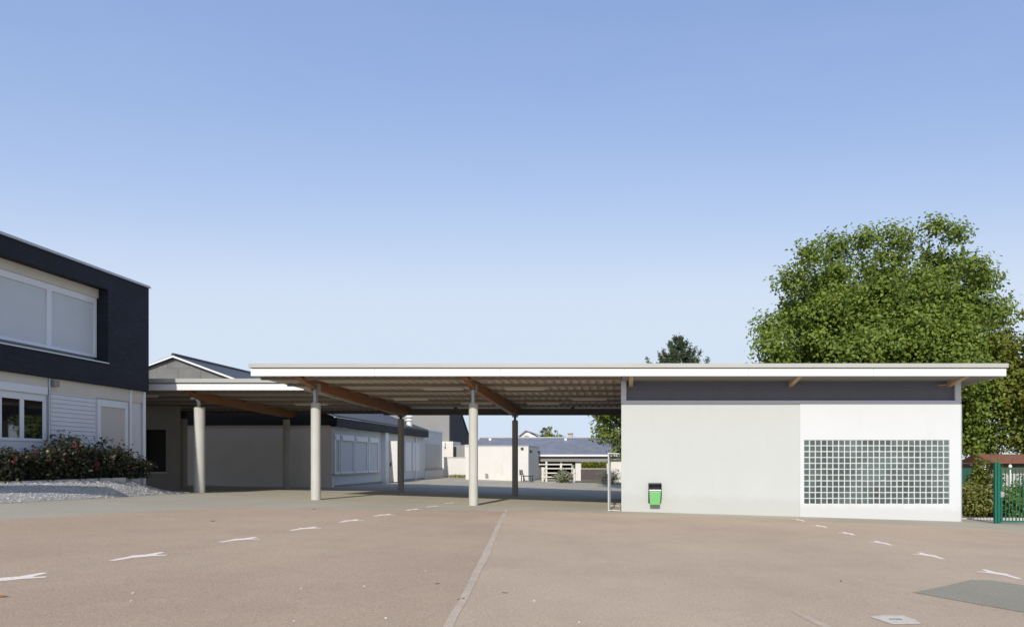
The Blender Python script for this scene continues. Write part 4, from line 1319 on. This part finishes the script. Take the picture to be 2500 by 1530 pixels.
# ground floor
GX = SX - .17
gy1 = SY(350, GX)
gtop = cb - .002
gbot = gz(-17, 22) - .5
def GY(px): return SY(px, GX)
def GZ(px, py): return Z(py, GY(px))
wy_a, wy_b = GY(0) - 1.2, GY(110)
wz_t, wz_b = GZ(58, 958), GZ(58, 1076)
wl = MB()
wl.box(GX - .25, GX, wy_b, gy1, gbot, gtop)
wl.box(GX - .25, GX, SY0, wy_a, gbot, gtop)
wl.box(GX - .25, GX, wy_a, wy_b, gbot, wz_b)
wl.box(GX - .25, GX, wy_a, wy_b, wz_t, gtop)
wl.box(GX - 8.8, GX - .25, gy1 - .25, gy1, gbot, gtop)
wl.build('ground_wall', M['board'], school)
box('soffit_strip', M['cream'], school, GX + .001, GX + .05, SY0, gy1, gtop - .42, gtop - .003)
# window with two sashes
fr = MB()
fx0, fx1 = GX - .05, GX + .03
sb = GZ(58, 1069)
stp = GZ(58, 975)
mull = [(GY(47), GY(57))]
fr.box(fx0, fx1, wy_b - .08, wy_b, wz_b, wz_t)
fr.box(fx0, fx1, wy_a, wy_b - .08, stp, wz_t)
fr.box(fx0, fx1, wy_a, wy_b - .08, wz_b, sb)
for a, b in mull: fr.box(fx0, fx1 - .005, a, b, sb, stp)
fr.box(fx0, fx1 - .01, GY(-3), GY(3), sb, stp)
fr.box(fx0, fx1 - .012, GY(103), wy_b - .08, sb, stp)
win = fr.build('window', M['pvc'], school, bevel=.006)
box('pane', M['glass'], win, GX - .03, GX + .005, GY(3) , mull[0][0], sb, stp)
box('pane', M['glass'], win, GX - .03, GX + .005, mull[0][1], GY(103), sb, stp)
box('shutter_box', M['pvc'], school, GX + .001, GX + .09, wy_a, wy_b, GZ(58, 958) + .003, GZ(58, 938), bevel=.01)
# siding panel
sp = MB()
ya, yb4 = GY(120), GY(230)
zt2, zb3 = GZ(120, 950), gbot
n = 24
for k in range(n):
    a = gz(-17, 22) + (zt2 - gz(-17, 22)) * k / n; b = gz(-17, 22) + (zt2 - gz(-17, 22)) * (k + 1) / n
    sp.prism([(GX + .002, ya, a), (GX + .045, ya, a + .006), (GX + .03, ya, b - .004), (GX + .002, ya, b)], (0, yb4 - ya, 0))
sp.build('siding', M['board'], school)
# far shutter
fr = MB()
ya, yb4 = GY(234), GY(308)
zt2, zb3 = GZ(270, 978), gz(-17, 22)
fr.box(GX + .002, GX + .07, ya, ya + .14, zb3, zt2); fr.box(GX + .002, GX + .07, yb4 - .12, yb4, zb3, zt2)
fr.box(GX + .002, GX + .07, ya + .14, yb4 - .12, zt2 - .22, zt2)
w2 = fr.build('window', M['pvc'], school, bevel=.005)
box('blind', M['blind_warm'], w2, GX + .002, GX + .035, ya + .14, yb4 - .12, zb3, zt2 - .222)
for px_, r in ((115, .035), (314, .04), (347, .055)):
    y_ = GY(px_)
    MB().tube([(GX + .07, y_, gbot), (GX + .07, y_, gtop - .02)], r, 12).build('downpipe', M['pvc'] if px_ > 120 else M['steel'], school, smooth=True)
lm_ = MB().box(GX + .052, GX + .2, GY(117), GY(130), GZ(122, 943), GZ(122, 928))
lm_.build('wall_lamp', M['groove'], school, bevel=.01)
# walls added out of view to cast shade on the gravel bank
box('shade_wall', M['board'], school, SX + .95, SX + 1.30, 12.0, 16.3, gbot, gz(-16, 12) + 3.4)
box('shade_slab', M['board'], school, SX + .001, SX + .95, 12.0, 12.3, gbot, gz(-16, 12) + 3.4)

# ------------------------------------------------------------------ gravel bank with kerb and roses
KZ = lambda y: Z(1170, 20) - .03 * (y - 20) * 0
front = [G(0, 1228), G(120, 1222), G(240, 1215.5), G(300, 1212.5), G(360, 1209), G(420, 1206), G(472, 1203.5)]
fx_, fy2 = front[0]
front = [(fx_ + .55, fy2 - 4.5), (fx_ + .2, fy2 - 2)] + front
KX = -16.35
def kerb_px(py, px):
    d = (KX) * F / (px - VX); return d, Z(py, d)
k1, kz1 = kerb_px(1167, 305)
k0, kz0 = kerb_px(1173, 0)
kz_mid = (kz0 + kz1) / 2
gm = MB()
rows = 9
N_ = len(front)
ends = []
for i, (x, y) in enumerate(front):
    if y < k1 - .3: ends.append((KX, y, kz_mid - .04))
    else:
        t = min(1, (y - k1 + .3) / (front[-1][1] - k1 + .3))
        ends.append((KX - .55 * t, min(y + .2, k1 + t * 3.0), kz_mid - .04 - t * (kz_mid - gz(-16.9, 26)) * .96))
vs = []
for i in range(N_):
    x, y = front[i]
    p0 = Vector((x, y, gz(x, y) - .01)); p1 = Vector(ends[i])
    for r in range(rows):
        t = r / (rows - 1)
        p = p0.lerp(p1, t)
        p.z += .05 * math.sin(t * math.pi) * (1 if i < N_ - 2 else .2) + (.02 if 0 < r else .015)
        vs.append(p)
gm.add(vs, [(i * rows + r, i * rows + r + 1, (i + 1) * rows + r + 1, (i + 1) * rows + r) for i in range(N_ - 1) for r in range(rows - 1)])
go_ = gm.build('gravel_bank', M['gravel'], None, origin=(0, 0, 0), smooth=True)
go_['kind'] = 'stuff'; go_['label'] = 'white gravel sloping up to the rose bed'; go_['category'] = 'gravel'
# loose stones on it, one object
st = MB()
for _ in range(2600):
    i = random.randrange(N_ - 1); r = random.randrange(rows - 1)
    a = vs[i * rows + r]; b = vs[(i + 1) * rows + r]; c_ = vs[(i + 1) * rows + r + 1]; d_ = vs[i * rows + r + 1]
    s, t = random.random(), random.random()
    p = (a.lerp(b, s)).lerp(d_.lerp(c_, s), t)
    q = random.uniform(.012, .032)
    o = [Vector((random.uniform(-.3, .3), random.uniform(-.3, .3), random.uniform(-.2, .2))) * q for _ in range(6)]
    six = [p + Vector(k) * q + o[n] for n, k in enumerate(((1, 0, .2), (0, 1, .2), (-1, 0, .2), (0, -1, .2), (0, 0, .8), (0, 0, -.4)))]
    st.add(six, [(0, 1, 4), (1, 2, 4), (2, 3, 4), (3, 0, 4), (1, 0, 5), (2, 1, 5), (3, 2, 5), (0, 3, 5)])
so = st.build('gravel_stones', M['gravel_stone'], None, origin=(0, 0, 0))
so['kind'] = 'stuff'; so['label'] = 'loose white stones lying on the gravel bank'; so['category'] = 'gravel'
kb = MB().box(KX - .12, KX + .03, 12.0, k1, kz_mid - .6, kz_mid)
kb.box(SX - .2, KX - .12, k1 - .12, k1, kz_mid - .6, kz_mid - .004)
kb.build('bed_kerb', M['kerb'])['kind'] = 'structure'
bed = MB().box(GX - .1, KX - .12, 12.0, k1 - .12, kz_mid - .6, kz_mid - .05).build('rose_bed', M['soil'])
bed['kind'] = 'structure'


def rose(label, px, top, r, seed_h, n, fl, pale=0):
    x = -16.75
    y = x * F / (px - VX)
    h = Z(top, y) - (kz_mid - .05)
    root = empty('rose_bush', (x, y, kz_mid - .05)); tag(root, label, 'rose bush', 'roses in the raised bed')
    g0 = kz_mid - .06
    P, Nn, t = [], [], MB()
    tips = []
    for i in range(26):
        a = RNG.uniform(0, 6.28); q = RNG.uniform(0, 1) ** .6
        e = Vector((x + math.cos(a) * .42 * q + .06, y + math.sin(a) * r * q, g0 + h * (RNG.uniform(.62, 1.0) - .25 * q * q) if i else g0 + h))
        m1 = Vector((x, y + (e.y - y) * .4, g0)).lerp(e, .5) + Vector((0, 0, .12 * h))
        b0 = Vector((x + math.cos(a) * .08, y + (e.y - y) * .35, g0))
        t.tube([b0, m1, e], [.014, .009, .004], 5)
        tips.append(e)
        k = int(n / 26)
        tt = RNG.uniform(.0, 1, k) ** .8
        A, B, Cc = np.array(b0), np.array(m1), np.array(e)
        pp = ((1 - tt) ** 2)[:, None] * A + (2 * tt * (1 - tt))[:, None] * B + (tt ** 2)[:, None] * Cc
        pp = pp + RNG.normal(size=(k, 3)) * (.17 * (1.1 - .6 * tt))[:, None] * np.array([1, 1.2, .9])
        P.append(pp); Nn.append(RNG.normal(size=(k, 3)) * .7 + np.array([.3, -.3, .6]))
    P = np.concatenate(P); Nn = np.concatenate(Nn)
    P[:, 2] = np.maximum(P[:, 2], g0 + .04); P[:, 0] = np.clip(P[:, 0], GX + .06, KX + .15)
    t.build('stem', M['stem'], root)
    leaves_mesh('foliage', M['leaf_rose'], P, Nn, .105 * RNG.uniform(.6, 1.3, len(P)), root)
    for fm, k, nm in ((M['petal'], max(2, fl // 2 + 1), 'bloom'), (M['petal_pale'], pale, 'bloom')):
        if not k: continue
        ctr = np.array([[KX - .12 + RNG.uniform(-.25, .2), y + RNG.uniform(-r, r) * .9, g0 + h * RNG.uniform(.3, .85)] for _ in range(k)])
        for q in ctr:
            pts = q[None] + RNG.normal(size=(12, 3)) * .022
            leaves_mesh(nm, fm, pts, RNG.normal(size=(12, 3)) + np.array([.5, -.5, .5]), .055 * RNG.uniform(.6, 1.2, 12), root, aspect=.9)


rose('low rose bush with red blooms under the ground floor window at the photo edge', 10, 1086, .75, 1, 1900, 8)
rose('rose bush with pale and red blooms below the right window sash', 95, 1082, .8, 1, 1900, 7, 4)
rose('tallest rose bush, in front of the white siding panel', 165, 1054, .6, 1, 2000, 6)
rose('dark rose bush between the siding and the beige shutter', 228, 1070, .7, 1, 1900, 7)
rose('rose bush in front of the beige ground floor shutter', 278, 1082, .7, 1, 1700, 5)
rose('rose bush at the far end of the bed by the corner downpipe', 325, 1104, .6, 1, 1100, 3)

# ------------------------------------------------------------------ manhole and small litter
mp_ = [G(*p) for p in ((2124, 1507), (2160, 1503), (2206, 1503.5), (2236, 1515), (2250, 1525), (2180, 1526))]
o = sheet('manhole_cover', mp_, .012, M['iron'], .004, kind=None, fine_edge=.15)
tag(o, 'pale square manhole cover in the asphalt near the bottom right corner', 'manhole cover')
hx, hy_ = G(2186, 1514)
sl = MB().box(hx - .06, hx + .06, hy_ - .014, hy_ + .014, gz(hx, hy_) + .013, gz(hx, hy_) + .019).build('lifting_slot', M['groove'], o)


def leaf_litter(px, py, s, m, name, label, grp=None, cat='leaf'):
    x, y = G(px, py); z = gz(x, y) + .006
    a = random.uniform(0, 6.28)
    c, sn = math.cos(a) * s, math.sin(a) * s
    mb = MB()
    if cat == 'leaf':
        pts = [(1, 0, .25), (.35, .42, .12), (-.4, .38, .2), (-1, 0, .35), (-.4, -.36, .15), (.4, -.4, .22), (0, 0, .02)]
        vs = [(x + p[0] * c - p[1] * sn, y + p[0] * sn + p[1] * c, z + p[2] * s * .7) for p in pts]
        vs2 = [(v[0], v[1], v[2] - .004) for v in vs]
        mb.add(vs + vs2, [(6, i, (i + 1) % 6) for i in range(6)] + [(13, 7 + (i + 1) % 6, 7 + i) for i in range(6)] + [(i, 7 + i, 7 + (i + 1) % 6, (i + 1) % 6) for i in range(6)])
    else:
        pts = []
        for el in (-.3, .35):
            for k in range(7):
                b = k * 2 * math.pi / 7
                rr = math.cos(el) * random.uniform(.75, 1.1)
                pts.append((x + math.cos(b) * rr * s, y + math.sin(b) * rr * s * .8, z + (.35 + math.sin(el) * .8) * s * .7))
        pts.append((x, y, z + s * .75))
        mb.add(pts, [(k, (k + 1) % 7, 7 + (k + 1) % 7, 7 + k) for k in range(7)] + [(7 + k, 7 + (k + 1) % 7, 14) for k in range(7)] + [tuple(range(6, -1, -1))])
    o = mb.build(name, m)
    tag(o, label, cat, grp)


leaf_litter(1126, 1463, .055, M['dryleaf'], 'fallen_leaf', 'brown dry leaf lying on the pale paving joint')
leaf_litter(1233, 1448, .04, M['dryleaf'], 'fallen_leaf', 'small brown leaf lying right of the paving joint')
leaf_litter(1231, 1252, .08, M['dryleaf'], 'fallen_leaf', 'dark leaf at the far end of the paving joint')
leaf_litter(520, 1272, .07, M['dryleaf'], 'fallen_leaf', 'dark leaf beyond the left lane marks')
leaf_litter(766, 1243, .07, M['dryleaf'], 'fallen_leaf', 'dark leaf on the asphalt before the left front column')
leaf_litter(2053, 1419, .04, M['dryleaf'], 'fallen_leaf', 'small dark leaf left of the dark asphalt patch')
leaf_litter(4, 1457, .07, M['orangeleaf'], 'fallen_leaf', 'orange leaf at the left photo edge')
leaf_litter(1067, 1425, .035, M['dryleaf'], 'fallen_leaf', 'curled leaf left of the paving joint')
pl = [(735, 1438, 'just below the left lane'), (890, 1432, 'left of the paving joint, middle distance'), (1039, 1394, 'near the paving joint, farthest of the pebbles'), (325, 1449, 'at the lower left'), (320, 1468, 'second at the lower left, nearer'), (718, 1517, 'near the bottom edge, left of the joint'), (942, 1510, 'near the bottom edge beside the joint'), (1304, 1468, 'right of the paving joint'), (1526, 1386, 'before the litter bin'), (1414, 1520, 'at the bottom edge right of the joint')]
for px, py, w_ in pl:
    leaf_litter(px, py, random.uniform(.011, .018), M['pebble'], 'pebble', 'tiny pale pebble on the asphalt ' + w_, 'pebbles on the asphalt', 'pebble')

# ------------------------------------------------------------------ light, sky, camera
AZ, EL = 3.0, 32.3
sun = bpy.data.lights.new('sun', 'SUN')
sun.energy = 3.2; sun.angle = R(.53); sun.color = (1, .958, .89)
so = bpy.data.objects.new('sun', sun); COL.objects.link(so)
d = Vector((math.sin(R(AZ)) * math.cos(R(EL)), math.cos(R(AZ)) * math.cos(R(EL)), -math.sin(R(EL))))
so.rotation_euler = d.to_track_quat('-Z', 'Y').to_euler()
so.location = (-10, -40, 40)

wd = bpy.data.worlds.new('World'); scene.world = wd
wd.use_nodes = True
nt = wd.node_tree
bg = nt.nodes['Background']
sky = nt.nodes.new('ShaderNodeTexSky')
sky.sky_type = 'NISHITA'
sky.sun_disc = False
sky.sun_elevation = R(EL)
sky.sun_rotation = R(180 + AZ)
sky.altitude = 50
sky.air_density = 1.0
sky.dust_density = .6
sky.ozone_density = 1.5
# soften the sky's gradient the way the photograph's exposure shows it
EXPO, SKY = .3, .12
sep = nt.nodes.new('ShaderNodeSeparateColor'); nt.links.new(sky.outputs[0], sep.inputs[0])
com = nt.nodes.new('ShaderNodeCombineColor')
for i, (k, g, cap_) in enumerate(((.236, 1.0, .66), (.246, .78, .765), (.398, .50, .915))):
    p = nt.nodes.new('ShaderNodeMath'); p.operation = 'POWER'; p.inputs[1].default_value = g
    m_ = nt.nodes.new('ShaderNodeMath'); m_.operation = 'MULTIPLY'; m_.inputs[1].default_value = k / (SKY * 2 ** EXPO)
    nt.links.new(sep.outputs[i], p.inputs[0]); nt.links.new(p.outputs[0], m_.inputs[0])
    q_ = nt.nodes.new('ShaderNodeMath'); q_.operation = 'SMOOTH_MIN'
    q_.inputs[1].default_value = cap_ / (SKY * 2 ** EXPO); q_.inputs[2].default_value = .18 / (SKY * 2 ** EXPO)
    nt.links.new(m_.outputs[0], q_.inputs[0]); nt.links.new(q_.outputs[0], com.inputs[i])
tcs = nt.nodes.new('ShaderNodeTexCoord')
mps = nt.nodes.new('ShaderNodeMapping'); mps.inputs['Scale'].default_value = (1.2, 1.2, 5); mps.inputs['Rotation'].default_value = (0, R(9), R(20))
nt.links.new(tcs.outputs['Generated'], mps.inputs['Vector'])
nos = nt.nodes.new('ShaderNodeTexNoise'); nos.inputs['Scale'].default_value = 1.6; nos.inputs['Detail'].default_value = 7; nos.inputs['Roughness'].default_value = .55
nt.links.new(mps.outputs[0], nos.inputs['Vector'])
mrs = nt.nodes.new('ShaderNodeMapRange')
for i, q in enumerate((.42, .72, 0, .06)): mrs.inputs[i + 1].default_value = q
nt.links.new(nos.outputs['Fac'], mrs.inputs[0])
mxs = nt.nodes.new('ShaderNodeMix'); mxs.data_type = 'RGBA'
nt.links.new(mrs.outputs[0], mxs.inputs['Factor']); nt.links.new(com.outputs[0], mxs.inputs['A'])
mxs.inputs['B'].default_value = (.72 / (SKY * 2 ** EXPO), .80 / (SKY * 2 ** EXPO), .90 / (SKY * 2 ** EXPO), 1)
nt.links.new(mxs.outputs['Result'], bg.inputs['Color'])
bg.inputs['Strength'].default_value = SKY

cam = bpy.data.cameras.new('camera')
cam.sensor_fit = 'HORIZONTAL'; cam.sensor_width = 36
cam.lens = 36 * F / 2500
cam.shift_x = -(VX - 1250) / 2500
cam.shift_y = (VY - 765) / 2500
cam.clip_start = .1; cam.clip_end = 2000
co = bpy.data.objects.new('camera', cam); COL.objects.link(co)
co.location = (0, 0, CZ); co.rotation_euler = (R(90), 0, 0)
scene.camera = co
vs_ = scene.view_settings
vs_.view_transform = 'Standard'; vs_.look = 'None'; vs_.gamma = 1
vs_.exposure = EXPO
